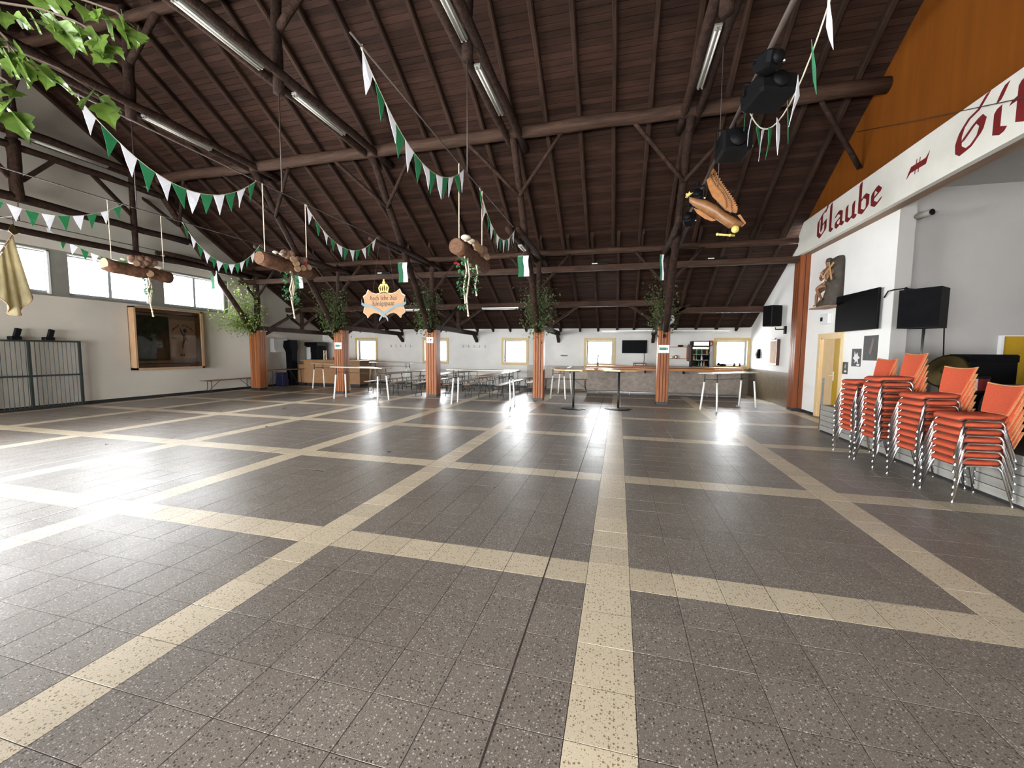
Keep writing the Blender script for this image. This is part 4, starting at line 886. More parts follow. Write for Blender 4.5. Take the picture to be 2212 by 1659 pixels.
MB().bar(P(.3, 8.82, 3.82), P(.33, 8.58, 3.38), .02, .045).build('cross_plank', 'cross_wood', st, True); MB().bar(P(.33, 8.92, 3.56), P(.32, 8.55, 3.76), .02, .04).build('cross_plank', 'cross_wood', st, True)
MB().tube([P(.38, 9.05, 3.62), P(.33, 8.82, 3.38)], .014, 6).build('arrow', 'cross_wood', st, True)
# loudspeaker by the bar, framed panel, hooks on the right wall
t = thing('wall_speaker', 'black loudspeaker on a swivel bracket on the right wall near the bar', 'loudspeaker', (5.2, 11.8, 2.75))
MB().bevbox((-.28, -.2, -.32), (.08, .2, .32), .02).xf(Matrix.Translation((-.32, 0, .05)) @ Matrix.Rotation(.35, 4, 'Z')).build('cabinet', 'black_plastic', t, smooth=False)
MB().box((-.285, -.17, -.28), (-.281, .17, .28)).xf(Matrix.Translation((-.32, 0, .05)) @ Matrix.Rotation(.35, 4, 'Z')).build('grille', 'black_cloth', t)
MB().tube([(-.3, 0, -.3), (-.3, 0, -.36), (-.05, 0, -.36)], .018, 6).box((-.06, -.05, -.5), (0, .05, -.26)).build('bracket', 'black_plastic', t)
t = thing('wall_frame', 'tall narrow framed wooden panel on the right wall beside the bar', 'panel', (5.2, 12.5, 1.25))
MB().bevbox((5.1, 12.2, 1.25), (5.2, 12.85, 2.1), .01).build('box', 'chair_shell', t, True); MB().box((5.095, 12.26, 1.31), (5.1, 12.79, 2.04)).build('face', 'case_card', t, True); MB().tube([(5.15, 12.5, 2.1), (5.15, 12.5, 2.14)], .02, 6).build('hanger', 'dark_metal', t, True)
t = thing('right_coat_rail', 'white coat rail on the right wall beside the last window', 'coat hooks', (5.2, 14.4, 1.8))
MB().bevbox((5.18, 13.85, 1.8), (5.2, 14.95, 1.92), .004).build('board', 'sash_white', t, True)
for k in range(4): y = 14.0 + k * .27; MB().tube([(5.18, y, 1.86), (5.12, y, 1.87), (5.1, y, 1.92)], .01, 5).build('hook', 'sash_white', t, True)
tag(MB().loft([[(5.16, 14.1, 1.8), (5.19, 14.1, 1.8), (5.19, 14.3, 1.8), (5.16, 14.3, 1.8)], [(5.1, 14.05, 1.6), (5.19, 14.05, 1.6), (5.19, 14.35, 1.6), (5.1, 14.35, 1.6)], [(5.13, 14.1, 1.45), (5.19, 14.1, 1.45), (5.19, 14.3, 1.45), (5.13, 14.3, 1.45)]]).build('apron', 'black_cloth', smooth=True), 'dark cloth hanging from the coat rail on the right wall', 'cloth')
t = thing('corner_spotlight', 'grey tube spotlight fixed high at the stage corner', 'spotlight', (5.5, 6.7, 4.2))
MB().tube([(5.5, 6.72, 4.2), (5.56, 6.45, 4.19)], .06, 12).build('housing', 'frame_olive', t, True, True); MB().tube([(5.556, 6.455, 4.19), (5.56, 6.44, 4.19)], .052, 12).build('lens', 'black_gloss', t, True); MB().tube([(5.48, 6.76, 4.2), (5.5, 6.7, 4.2)], .025, 6).build('mount', 'black_plastic', t, True)

# ================================================================ on the stage
t = thing('speaker_stand', 'black tripod stand carrying the loudspeaker on the stage', 'stand', (5.03, 5.5, .56))
MB().tube([(0, 0, .25), (0, 0, 1.52)], .02, 8).build('pole', 'steel', t, smooth=True); MB().lathe([(.035, 0), (.035, .1)], (0, 0, .95), 8).build('collar', 'black_plastic', t); MB().tube([(0, 0, 1.0), (-.14, -.03, .98)], .012, 6).ball((-.15, -.03, .98), .025).build('knob', 'steel', t)
for k in range(3):
    a = k * 2 * PI / 3 + .4; MB().tube([(0, 0, .55), (.42 * math.cos(a), .42 * math.sin(a), .01)], .014, 6).build('leg', 'black_plastic', t)
t = thing('stage_speaker', 'large black loudspeaker on the tripod stand, right of the wall corner', 'loudspeaker', (5.03, 5.5, 2.06))
MB().loft([[(-.27, -.2, 0), (-.2, .2, 0), (.2, .2, 0), (.27, -.2, 0)], [(-.27, -.2, .64), (-.2, .2, .64), (.2, .2, .64), (.27, -.2, .64)]]).xf(Matrix.Rotation(-.95, 4, 'Z')).build('cabinet', 'black_plastic', t)
MB().box((-.265, -.206, .01), (.265, -.2, .63)).xf(Matrix.Rotation(-.95, 4, 'Z')).build('grille', 'black_cloth', t)
tag(MB().tube([(5.55, 5.9, 2.1), (5.58, 5.9, 1.5), (5.54, 5.9, 1.2), (5.6, 5.9, .6)], .01, 5).build('speaker_cable', 'black_plastic', smooth=True), 'black cable hanging behind the stage loudspeaker', 'cable')
t = thing('cymbal', 'large dull brass cymbal standing behind the chair stacks', 'cymbal', (5.12, 5.1, .56))
MB().tube([(0, 0, .05), (0, 0, .82)], .012, 6).build('stand', 'dark_metal', t); MB().lathe([(.0, 0), (.06, .03), (.1, .012), (.24, -.01), (.27, -.016), (.24, -.014), (.1, .007), (.0, .02)], (0, 0, 0), 24).xf(Matrix.Translation((0, 0, .82)) @ Matrix.Rotation(-1.2, 4, 'Y') @ Matrix.Rotation(.5, 4, 'X')).build('disc', 'brass', t, smooth=True)
for k in range(3):
    a = k * 2.1; MB().tube([(0, 0, .25), (.25 * math.cos(a), .25 * math.sin(a), .01)], .01, 5).build('leg', 'dark_metal', t)
def drum(x, y, z, r, h, ax, label, m_='black_gloss', name='drum'):
    t = thing(name, label, 'drum', (x, y, z)); MB().lathe([(r * .98, -h / 2), (r, -h / 2 + .01), (r, h / 2 - .01), (r * .98, h / 2)], (0, 0, 0), 20, ax).build('shell', m_, t, smooth=False)
    MB().lathe([(r * 1.03, -h / 2 - .005), (r * 1.03, -h / 2 + .025)], (0, 0, 0), 20, ax).build('hoop', 'black_plastic', t); MB().lathe([(r * 1.03, h / 2 - .025), (r * 1.03, h / 2 + .005)], (0, 0, 0), 20, ax).build('hoop', 'black_plastic', t); return t
drum(5.45, 4.3, .86, .3, .42, 'X', 'black bass drum on the stage behind the chair stacks', name='bass_drum')
t = drum(5.25, 4.75, 1.2, .16, .22, 'Z', 'small dark red tom drum above the bass drum', 'red_drum', 'tom_drum'); MB().tube([(0, 0, -.11), (0, 0, -.64)], .012, 6).build('stand', 'dark_metal', t)
t = drum(5.2, 3.9, 1.12, .18, .24, 'Z', 'black floor tom beside the bass drum', name='floor_tom'); MB().tube([(.17, 0, 0), (.17, 0, -.56)], .01, 5).tube([(-.17, .05, 0), (-.17, .05, -.56)], .01, 5).tube([(0, -.17, 0), (0, -.17, -.56)], .01, 5).build('leg', 'dark_metal', t)
t = thing('covered_keyboard', 'keyboard on a stand under a black cover, right side of the stage', 'keyboard', (5.3, 2.6, .56))
MB().loft([[(-.28, -1.3, .05), (.28, -1.3, .05), (.28, .72, .05), (-.28, .72, .05)], [(-.26, -1.28, .78), (.26, -1.28, .78), (.26, .7, .78), (-.26, .7, .78)], [(-.22, -1.24, .86), (.24, -1.24, .9), (.24, .45, .9), (-.22, .5, .86)]]).build('cover', 'black_cloth', t)
for y in (-.6, .45): MB().tube([(-.2, y, .0), (.2, y, .3)], .02, 6).build('leg', 'dark_metal', t)
t = thing('amplifier', 'black amplifier box on the stage next to the drums', 'amplifier', (5.6, 3.7, .56)); MB().bevbox((-.2, -.35, 0), (.25, .35, .88), .02).build('cabinet', 'black_plastic', t); MB().box((-.205, -.3, .06), (-.2, .3, .8)).build('grille', 'black_cloth', t)
t = thing('equipment_case', 'black equipment case on the stage between loudspeaker stand and drums', 'case', (5.75, 5.0, .56)); MB().bevbox((-.3, .15, 0), (.3, .6, 1.05), .02).build('body', 'black_plastic', t); MB().bevbox((-.31, .14, .95), (.31, .61, 1.08), .02).build('lid', 'black_cloth', t)

# ================================================================ left wall
g = thing('steel_gate', 'dark steel bar gate leaning against the left gable wall', 'gate', (-14.38, 3.9, 0))
for z in (.05, .88, 1.78): MB().box((-14.4, 2.55, z - .022), (-14.36, 5.3, z + .022)).build('rail', 'gate_green', g, True)
for y in (2.55, 4.26 - .85, 4.26, 5.28): MB().box((-14.41, y - .024, .02), (-14.35, y + .024, 1.8)).build('post', 'gate_green', g, True)
gb = None
for k in range(30):
    y = 5.18 - k * .0895
    if y < 2.6 or min(abs(y - q) for q in (4.26, 3.41)) < .03: continue
    if gb is None: gb = MB().tube([(0, 0, .05), (0, 0, 1.78)], .009, 6).build('bar', 'gate_green', g); gb.location = (0, y - 3.9, 0)
    else: again(gb, g, (0, y - 3.9, 0))
for y, nm in ((4.05, 'left'), (4.68, 'right')):
    t = thing('gate_clamp', 'black clamp holding the top of the steel gate, the %s one' % nm, 'clamp', (-14.42, y, 1.8))
    MB().bevbox((-.1, -.1, 0), (.06, .1, .09), .01).build('shoe', 'black_plastic', t); MB().bevbox((-.05, -.05, .06), (.03, .06, .3), .01).xf(Matrix.Rotation(-.25, 4, 'X')).build('handle', 'black_plastic', t)
# display case
dc = thing('display_case', 'large glazed wooden display case on the left gable wall', 'display case', (XL, 7.7, .93))
Y0, Y1, Z0, Z1, XC = 6.64, 8.82, .93, 2.92, XL + .26
MB().box((XL, Y0, Z0), (XL + .02, Y1, Z1)).build('back_panel', 'case_brown', dc, True)
for a, b in (((Y0, Z0), (Y0 + .05, Z1)), ((Y1 - .09, Z0), (Y1, Z1)), ((Y0, Z1 - .04), (Y1, Z1)), ((Y0, Z0), (Y1, Z0 + .07))): MB().box((XL, a[0], a[1]), (XC, b[0], b[1])).build('frame_board', 'frame_pine', dc, True)
MB().box((XL + .03, Y0 + .08, 1.22), (XL + .05, 7.78, 2.68)).build('dark_banner', 'case_green', dc, True)
cd = MB().box((XL + .03, 7.8, 1.28), (XL + .05, 8.68, 2.6)).build('card', 'case_card', dc, True)
fig = [(0, 0), (.06, .02), (.1, .25), (.2, .4), (.28, .62), (.3, .5), (.4, .42), (.42, .46), (.34, .58), (.3, .78), (.22, .9), (.12, .86), (.02, 1.0), (-.06, 1.25), (-.1, 1.22), (-.06, .98), (.08, .76), (.1, .5), (.04, .35)]
MB().prism([(8.2 + x * .5, 1.62 + y * .58) for x, y in fig], (XL + .052, 0, 0), EY, EZ, (.002, 0, 0)).prism([(8.32 + .07 * math.cos(a * .785), 2.24 + .08 * math.sin(a * .785)) for a in range(8)], (XL + .052, 0, 0), EY, EZ, (.002, 0, 0)).build('emblem', 'ink_brown', dc, True)
arc = MB()
for k in range(17):
    a = 2.55 - k * .12; y, z = 8.25 + .4 * math.cos(a), 2.0 + .42 * math.sin(a); h = .07 if k % 5 else .11
    if k in (6, 7): continue
    arc.prism([(y - .014, z - .03), (y + .008, z - .03), (y + .016, z - .03 + h), (y - .004, z - .03 + h)], (XL + .052, 0, 0), EY, EZ, (.002, 0, 0))
for k in range(4): arc.prism([(7.9 + k * .035, 1.95), (7.925 + k * .035, 1.95), (7.925 + k * .035, 2.03), (7.9 + k * .035, 2.03)], (XL + .052, 0, 0), EY, EZ, (.002, 0, 0))
for k in range(3): arc.prism([(8.12 + k * .06, 1.36), (8.15 + k * .06, 1.36), (8.16 + k * .06, 1.44), (8.13 + k * .06, 1.44)], (XL + .052, 0, 0), EY, EZ, (.002, 0, 0))
arc.build('lettering', 'ink_brown', dc, True)
for z in (1.12, 2.76): MB().tube([(XL + .12, Y0 + .06, z), (XL + .12, Y1 - .1, z)], .015, 6).build('rod', 'ink_brown', dc, True)
MB().box((XC - .03, Y0 + .05, Z0 + .07), (XC - .025, Y1 - .09, Z1 - .04)).build('glass_pane', 'case_glass', dc, True)
# old flag on its pole, hung in front of the left windows
t = thing('old_flag', 'faded yellow flag hanging from a slanted pole before the left windows', 'flag', (-12.5, 3.2, 2.3))
sheet = []; NU, NV = 28, 14
for v in range(NV + 1):
    row = []
    for u in range(NU + 1):
        s = u / NU; q = v / NV
        top = Vector((0, 3.25 - .3 * s, 4.0 - .62 * s))
        bz = 2.76 - .46 * math.sin(PI * min(1, s * 1.25)) if s < .8 else 2.3 + .6 * (s - .8) / .2 + .16 * math.sin(PI * (s - .8) / .2) * 0
        by = 3.44 - .62 * s
        p = top.lerp(Vector((0, by, bz)), q); amp = .015 + .055 * q
        row.append(Vector((-12.5 + amp * math.sin(s * 21) + .025 * math.sin(s * 9 + 1) * q, p.y + .03 * math.sin(s * 21 + 1.2) * q, p.z)))
    sheet.append(row)
mb = MB()
for o_ in (0, .004):
    for row in sheet: mb.v += [p + Vector((o_, 0, 0)) for p in row]
W_ = NU + 1; H_ = (NV + 1) * W_
for v in range(NV):
    for u in range(NU):
        k = v * W_ + u; mb.f += [(k, k + 1, k + W_ + 1, k + W_), (H_ + k, H_ + k + W_, H_ + k + W_ + 1, H_ + k + 1)]
mb.build('cloth', 'flag_cloth', t, True, True)
mb = MB()
mb.tube([sheet[NV][u] for u in range(NU + 1)], .012, 5); mb.build('trim', 'frame_pine', t, True, True)
MB().tube([(-12.5, 2.7, 2.9), (-12.5, 3.24, 4.02)], .018, 6).build('pole', 'soffit_wood', t, True)
MB().prism([(3.18, 4.1), (3.26, 4.02), (3.34, 4.08), (3.27, 4.25), (3.25, 4.25)], (-12.51, 0, 0), EY, EZ, (.02, 0, 0)).build('finial', 'brass', t, True)
for k in range(6): MB().lathe([(.012, 0), (.02, .004), (.012, .008)], (-12.46, 2.8 + k * .075, 3.12 + k * .155), 6, 'X').build('stud', 'rope', t, True)
MB().tube([(-12.5, 3.27, 4.25), (-12.5, 3.27, 4.42), (-13.75, 3.27, 4.42)], .006, 5).build('hanging_wire', 'cable', t, True)

# ================================================================ pennants along the tie rods
def garland(x, ya, yb, sag, n, start, label, group, sz=1.0, zt=4.63, cut=0, twist=0):
    t = thing('pennant_garland', label, 'garland', (x, (ya + yb) / 2, zt), group=group)
    f = lambda q: Vector((x, ya + (yb - ya) * q, zt - sag * 4 * q * (1 - q) * (1 + .25 * (.5 - q) * 0)))
    MB().tube([f(k / 20) for k in range(21)], .006, 5).build('cord', 'cord', t, True)
    for k in range(cut, n):
        q = (k + .5) / n; p = f(q); d = (f(min(1, q + .02)) - f(max(0, q - .02))).normalized(); hw = .094 * sz; L = .275 * sz * random.uniform(.93, 1.05)
        tw = twist * random.uniform(.8, 1.1); d = (Matrix.Rotation(tw, 3, 'Z') @ d); a, b = p - d * hw, p + d * hw; tip = p + Vector((random.uniform(-.05, .05), random.uniform(-.03, .03), -L)); mid = (a + b) / 2 * .5 + tip * .5 + Vector((random.uniform(-.02, .02), 0, 0))
        th = Vector((.0015, 0, 0)); vs = [a, b, (b + tip) / 2 + Vector((random.uniform(-.015, .015), 0, 0)), tip, (a + tip) / 2 + Vector((random.uniform(-.015, .015), 0, 0))]
        MB().add([v_ - th for v_ in vs] + [v_ + th for v_ in vs], [(0, 1, 2, 4), (4, 2, 3), (9, 7, 6, 5), (8, 7, 9), (0, 5, 6, 1), (1, 6, 7, 2), (2, 7, 8, 3), (3, 8, 9, 4), (4, 9, 5, 0)]).build('pennant', 'pennant_white' if (k + start) % 2 == 0 else 'pennant_green', t, True)
        if k in (0,): MB().tube([a + Vector((0, 0, .06)), a], .008, 5).build('tie', 'cord', t, True)
GP = 'green and white pennant garlands'
garland(-6.2, .88, 3.42, .62, 12, 0, 'nearest left pennant garland, hanging above the left window corner', GP, 1.15)
garland(-6.2, 4.6, 7.2, .6, 11, 0, 'pennant garland drooping above the crown sign', GP, 1.0)
garland(-2.4, 1.02, 3.85, .55, 13, 0, 'steep pennant garland in the middle of the roof', GP, 1.15)
garland(-2.4, 4.62, 7.3, .55, 12, 1, 'pennant garland right of the hanging log in the middle', GP, 1.0)
garland(-10.0, .9, 3.75, .6, 13, 1, 'pennant garland across the left edge above the windows', GP, 1.0)
garland(-10.0, 4.95, 7.15, .75, 13, 1, 'deeply drooping pennant garland left of the leftmost column', GP, 1.0)
garland(-13.8, 4.45, 7.3, .5, 13, 0, 'farthest left pennant garland, in front of the high windows', GP, 1.0)
garland(1.53, .2, 2.8, .9, 12, 0, 'pennant garland at the right below the stage lights', GP, 1.1, twist=-.45)
# ---- little green and white banners on the struts
for x, y, z, h, nm in ((-6.2, 8.7, 3.68, .58, 'on the middle strut above the crown sign'), (-2.4, 8.4, 3.66, .55, 'on the strut above the fourth column'), (-10.0, 8.75, 3.62, .5, 'below the hanging log beside the second column strut'), (-13.8, 9.0, 3.75, .62, 'over the right end of the high windows'), (1.3, 10.0, 3.7, .72, 'on the strut before the bar')):
    t = thing('strut_banner', 'small green and white banner ' + nm, 'banner', (x, y, z), group='small strut banners')
    wd = .3 if x < 1 else .1
    for s, m_ in ((-1, 'banner_green'), (1, 'pennant_white')):
        vs = []
        for k in range(5): vs += [(.02 * math.sin(k * 1.3) + (s - 1) * wd / 4, -.13, h * k / 4), (.02 * math.sin(k * 1.3 + 1) + (s + 1) * wd / 4, -.13, h * k / 4)]
        mb = MB().add(vs + [(a, b + .003, c) for a, b, c in vs], []); n_ = len(vs)
        for k in range(4):
            i = 2 * k; mb.f += [(i, i + 1, i + 3, i + 2), (n_ + i + 2, n_ + i + 3, n_ + i + 1, n_ + i)]
        mb.build('half', m_, t)
    MB().tube([(-wd / 2, -.13, h), (wd / 2, -.13, h)], .006, 5).tube([(0, -.13, h), (0, .02, h + .03)], .005, 5).build('rod', 'cord', t)

# ================================================================ hanging logs
def leafy(mb, p, size, rz=None, tilt=None, fold=.25):
    a = random.uniform(0, 2 * PI) if rz is None else rz; b = random.uniform(-1.2, .3) if tilt is None else tilt
    M_ = Matrix.Translation(p) @ Matrix.Rotation(a, 4, 'Z') @ Matrix.Rotation(-b, 4, 'Y')
    w_ = size * .36
    L = [(0, 0, 0), (size * .35, w_, fold * w_), (size * .7, w_ * .55, fold * w_ * .6), (size, 0, -.05 * size), (size * .7, -w_ * .55, fold * w_ * .6), (size * .35, -w_, fold * w_), (size * .4, 0, 0)]
    return mb.add([M_ @ Vector(q) for q in L], [(0, 6, 1), (6, 2, 1), (6, 3, 2), (0, 5, 6), (6, 5, 4), (6, 4, 3)])
def hung_log(x, ya, yb, z, r, label, vines, ribbons, deco):
    t = thing('hanging_log', label, 'log decoration', (x, (ya + yb) / 2, z - r), group='decorated logs hung from the roof')
    lg = MB().log((x, ya, z), (x, yb, z - .06), r, r * 1.03, 14, 8, .05).build('trunk', 'bark', t, True, True)
    for y, zz, s in ((ya, z, -1), (yb, z - .06, 1)): MB().lathe([(r * .93, 0), (r * .93, .012 * s)], (x, y, zz), 14, 'Y').build('cut_face', 'wood_slice' if x < -9 else 'cut_face', lg, True)
    for y in (ya + .12, yb - .12): MB().tube([(x, y, 4.64), (x, y + random.uniform(-.01, .01), z + r)], .009, 6).build('rope', 'rope', t, True)
    for k, (q, dx, dz, kind, sz) in enumerate(deco):
        c = Vector((x + dx, ya + (yb - ya) * q, z + dz))
        if kind == 's': MB().tube([c, c + Vector((.035, -.012, .01))], sz, 12).build('wood_disc', 'wood_slice', t, True)
        elif kind == 'm': MB().ball(c, sz, 9, 5, (1, 1.2, .55)).ball(c + Vector((0, 0, -sz * .4)), sz * .4, 6, 4).build('mushroom', 'mushroom', t, True, True)
        elif kind == 'c': MB().ball(c, sz, 8, 6, (.8, .8, 1.1)).ball(c + Vector((.04, .05, .03)), sz * .8, 8, 5).ball(c + Vector((-.03, -.06, .02)), sz * .85, 8, 5).build('cone_cluster', 'cone_brown', t, True, True)
        else: MB().ball(c, sz, 7, 5).build('berry', 'crate_red', t, True, True)
    for (q, L) in vines:
        mb = MB(); y = ya + (yb - ya) * q
        for k in range(int(L * 95)): leafy(mb, Vector((x + .05 + random.uniform(-.07, .07), y + random.uniform(-.06, .06), z - r - random.uniform(0, L))), random.uniform(.05, .085))
        o = mb.build('ivy_vine', 'ivy', t, True); 
    for (q, L) in ribbons:
        y = ya + (yb - ya) * q; MB().tube([(x + .06, y, z - r + .02), (x + .09, y + .02, z - r - L * .3), (x + .05, y - .01, z - r - L * .7), (x + .07, y + .02, z - r - L)], .014, 6).ball((x + .07, y + .02, z - r - L), .022, 6, 4).build('ribbon', 'rope', t, True, True)
hung_log(-6.2, 3.42, 4.72, 3.28, .125, 'hanging log with wood discs and green vines, left of the middle', [(.42, .55), (.62, .72)], [(.5, .5), (.52, .75), (.54, .9)], [(.5, .13, .1, 's', .06), (.55, .14, .03, 's', .065), (.58, .13, -.06, 's', .065), (.7, .13, -.02, 's', .06), (.82, .13, .02, 's', .055), (.25, .04, .17, 'm', .05), (.35, .05, .17, 'm', .045), (.5, .02, .19, 'c', .09), (.75, .05, .14, 'c', .08), (.8, .1, .09, 'b', .04)])
hung_log(-2.4, 3.5, 4.9, 3.3, .125, 'hanging log seen end-on with long ivy, in the middle of the hall', [(.1, .85), (.5, .5)], [(.15, .75), (.25, .95), (.55, .55)], [(.2, .06, .2, 'm', .085), (.3, .1, .18, 'm', .07), (.45, .1, .16, 's', .09), (.6, .1, .15, 's', .08), (.35, .05, .2, 'b', .045), (.7, .08, .14, 'c', .1), (.8, .13, .08, 's', .08)])
hung_log(-10.0, 3.35, 4.6, 3.32, .13, 'hanging log with a cluster of cones before the high windows', [(.58, .35)], [(.6, .45), (.62, .75), (.63, .85)], [(.45, .03, .19, 'c', .1), (.55, .05, .19, 'c', .12), (.65, .05, .17, 'c', .1), (.5, .1, .12, 'c', .08), (.25, .05, .16, 'm', .05), (.6, .12, -.07, 's', .07), (.4, .12, .1, 's', .06), (.8, .05, .12, 'm', .06)])

# ================================================================ crown sign
sg = thing('crown_sign', 'wooden shield sign with yellow crown reading Hoch lebe das Koenigspaar', 'sign', (-6.2, 7.5, 2.45))
half = [(0, .02), (.17, .12), (.3, .15), (.42, .1), (.52, .0), (.55, .08), (.66, .16), (.64, .25), (.6, .34), (.62, .5), (.66, .62), (.56, .68), (.5, .8), (.38, .72), (.25, .68), (.1, .7), (0, .73)]
sh = [(x, z) for x, z in half] + [(-x, z) for x, z in half[-2:0:-1]]
MB().prism(sh, (-6.2, 7.5, 2.52), EX, EZ, (0, .03, 0)).build('edge', 'sign_edge', sg, True)
MB().prism([(x * .965, .04 + (z - .03) * .95) for x, z in sh], (-6.2, 7.492, 2.52), EX, EZ, (0, .01, 0)).build('shield', 'sign_wood', sg, True)
cw = [(-.12, .0), (.12, .0), (.17, .1), (.14, .2), (.05, .24), (.045, .34), (.02, .4), (-.02, .4), (-.045, .34), (-.05, .24), (-.14, .2), (-.17, .1)]
cr = MB(); 
for a in (-.15, -.075, 0, .075, .15): cr.bar((-6.2 + a * .75, 7.51, 3.24), (-6.2 + a, 7.51, 3.36), .025, .035).bar((-6.2 + a, 7.51, 3.35), (-6.2 + a * .6, 7.51, 3.44), .025, .035)
cr.box((-6.33, 7.5, 3.2), (-6.07, 7.53, 3.27)).box((-6.3, 7.5, 3.42), (-6.1, 7.53, 3.46)).ball((-6.2, 7.515, 3.5), .05, 8, 5, (1, .4, 1)).ball((-6.2, 7.515, 3.57), .03, 8, 5, (1, .4, 1))
cr.build('crown', 'gold', sg, True)
for tx, z, sz in (('Hoch lebe das', 3.02, .075), ('Königspaar', 2.87, .075)):
    wd = textwidth(tx, sz, 1.0); write(tx, (-6.2 - wd / 2, 7.49, z), EX, EZ, sz, (0, -.003, 0), sg, 'sign_ink', nib=(.1, .085))
for s in (-1, 1):
    pts = [(s * .68, .52), (s * .7, .42), (s * .6, .36), (s * .38, .33), (s * .16, .22), (s * -.04, .08), (s * -.14, -.06)]
    q = [(a, b + .035) for a, b in pts] + [(a, b - .035) for a, b in pts[::-1]]
    for k in range(len(pts) - 1):
        (a0, b0), (a1, b1) = pts[k], pts[k + 1]; MB().prism([(a0, b0 - .04), (a1, b1 - .04), (a1, b1 + .04), (a0, b0 + .04)], (-6.2, 7.485 - .002 * s, 2.52), EX, EZ, (0, -.006, 0)).build('ribbon', 'ribbon_grey', sg, True)
MB().tube([(-6.55, 7.515, 3.2), (-6.33, 7.515, 4.55)], .004, 4).tube([(-5.85, 7.515, 3.2), (-6.07, 7.515, 4.55)], .004, 4).build('hanging_wire', 'cable', sg, True)

# ================================================================ wooden eagle
eg = thing('wooden_eagle', 'carved wooden eagle with raised wing and golden orb hanging from the roof', 'eagle', (1.72, 5.0, 3.6))
BT = [(1.271, 4.289), (1.395, 4.252), (1.538, 4.214), (1.692, 4.128), (1.847, 3.99), (1.999, 3.895), (2.15, 3.79)]
BB = [(1.275, 4.204), (1.381, 4.11), (1.548, 3.991), (1.682, 3.907), (1.806, 3.813), (1.919, 3.721), (2.094, 3.741)]
rings = []
for (xt, zt), (xb, zb) in zip(BT, BB):
    c = Vector(((xt + xb) / 2, 5.0, (zt + zb) / 2)); u = Vector(((xt - xb) / 2, 0, (zt - zb) / 2)); dp = u.length * .9
    rings.append([c + u * math.cos(2 * PI * k / 12) + Vector((0, dp * math.sin(2 * PI * k / 12), 0)) for k in range(12)])
body = MB().loft(rings).build('body', 'eagle_body', eg, True, True)
WG = [(1.58, 4.642), (1.529, 4.553), (1.571, 4.402), (1.637, 4.259), (1.793, 4.099), (1.946, 3.982), (2.024, 3.977), (2.03, 4.06), (1.965, 4.201), (1.86, 4.355), (1.776, 4.478), (1.668, 4.676), (1.616, 4.744)]
L1 = [(1.581, 4.627), (1.626, 4.502), (1.711, 4.389), (1.784, 4.299), (1.838, 4.19), (1.859, 4.062)]
L2 = [(1.619, 4.67), (1.695, 4.516), (1.779, 4.404), (1.853, 4.293), (1.928, 4.151), (1.95, 3.993)]
def serrate(line, amp, outward=(.8, .45)):
    out = []
    for (x0, z0), (x1, z1) in zip(line, line[1:]):
        for k in range(4):
            a = k / 4; b = (k + .5) / 4; out.append((x0 + (x1 - x0) * a, z0 + (z1 - z0) * a)); out.append((x0 + (x1 - x0) * b + outward[0] * amp, z0 + (z1 - z0) * b + outward[1] * amp))
    return out + [line[-1]]
OUT = [(1.616, 4.744), (1.668, 4.676), (1.776, 4.478), (1.86, 4.355), (1.965, 4.201), (2.03, 4.06), (2.024, 3.977)]
root_edge = [(1.529, 4.553), (1.571, 4.402), (1.637, 4.259), (1.793, 4.099), (1.85, 4.05)]
for line, y, nm in ((OUT, 5.03, 'outer_feathers'), ([(p[0] - .012, p[1] - .008) for p in L2], 5.0, 'middle_feathers'), ([(p[0] - .012, p[1] - .008) for p in L1], 4.97, 'inner_feathers')):
    sr = serrate(line, .03); base = [(1.58, 4.642)] + root_edge if nm == 'inner_feathers' else [(1.6, 4.66), (1.62, 4.4), (1.72, 4.2), (1.86, 4.04)]
    MB().prism(sr + base[::-1], (0, y, 0), EX, EZ, (0, .022, 0)).build(nm, 'eagle_wood', eg, True)
for line, y in ((L1, 4.99), (L2, 5.02)):
    ln = [(a + .006, b + .003) for a, b in line]
    MB().prism(serrate(ln, .032) + [(a - .02, b - .012) for a, b in ln[::-1]], (0, y, 0), EX, EZ, (0, .012, 0)).build('feather_gap', 'ink_brown', eg, True)
MB().prism([(1.3, 4.33), (1.25, 4.29), (1.21, 4.3), (1.235, 4.32), (1.215, 4.345), (1.25, 4.335), (1.262, 4.372), (1.285, 4.34), (1.325, 4.35)], (0, 4.96, 0), EX, EZ, (0, .08, 0)).build('crown', 'gold', eg, True)
MB().ball((2.008, 4.97, 3.694), .062, 12, 8).build('orb', 'gold', eg, True, True)
MB().tube([(1.729, 4.96, 3.627), (2.003, 4.96, 3.589)], .018, 8).ball((1.735, 4.96, 3.626), .026, 8, 5).ball((1.93, 4.96, 3.6), .025, 8, 5).build('sceptre', 'gold', eg, True, True)
MB().prism([(2.04, 3.93), (2.076, 3.935), (2.17, 3.79), (2.11, 3.73), (2.1, 3.76), (2.14, 3.79)], (0, 4.98, 0), EX, EZ, (0, .03, 0)).build('claw', 'eagle_wood', eg, True)
MB().prism([(1.36, 4.12), (1.45, 4.08), (1.6, 3.97), (1.72, 3.89), (1.66, 3.88), (1.55, 3.93), (1.42, 4.03)], (0, 5.06, 0), EX, EZ, (0, .02, 0)).build('far_wing', 'eagle_wood', eg, True)
MB().tube([(1.7, 5.0, 6.66), (1.72, 5.0, 4.15)], .005, 4).build('wire', 'steel', eg, True)

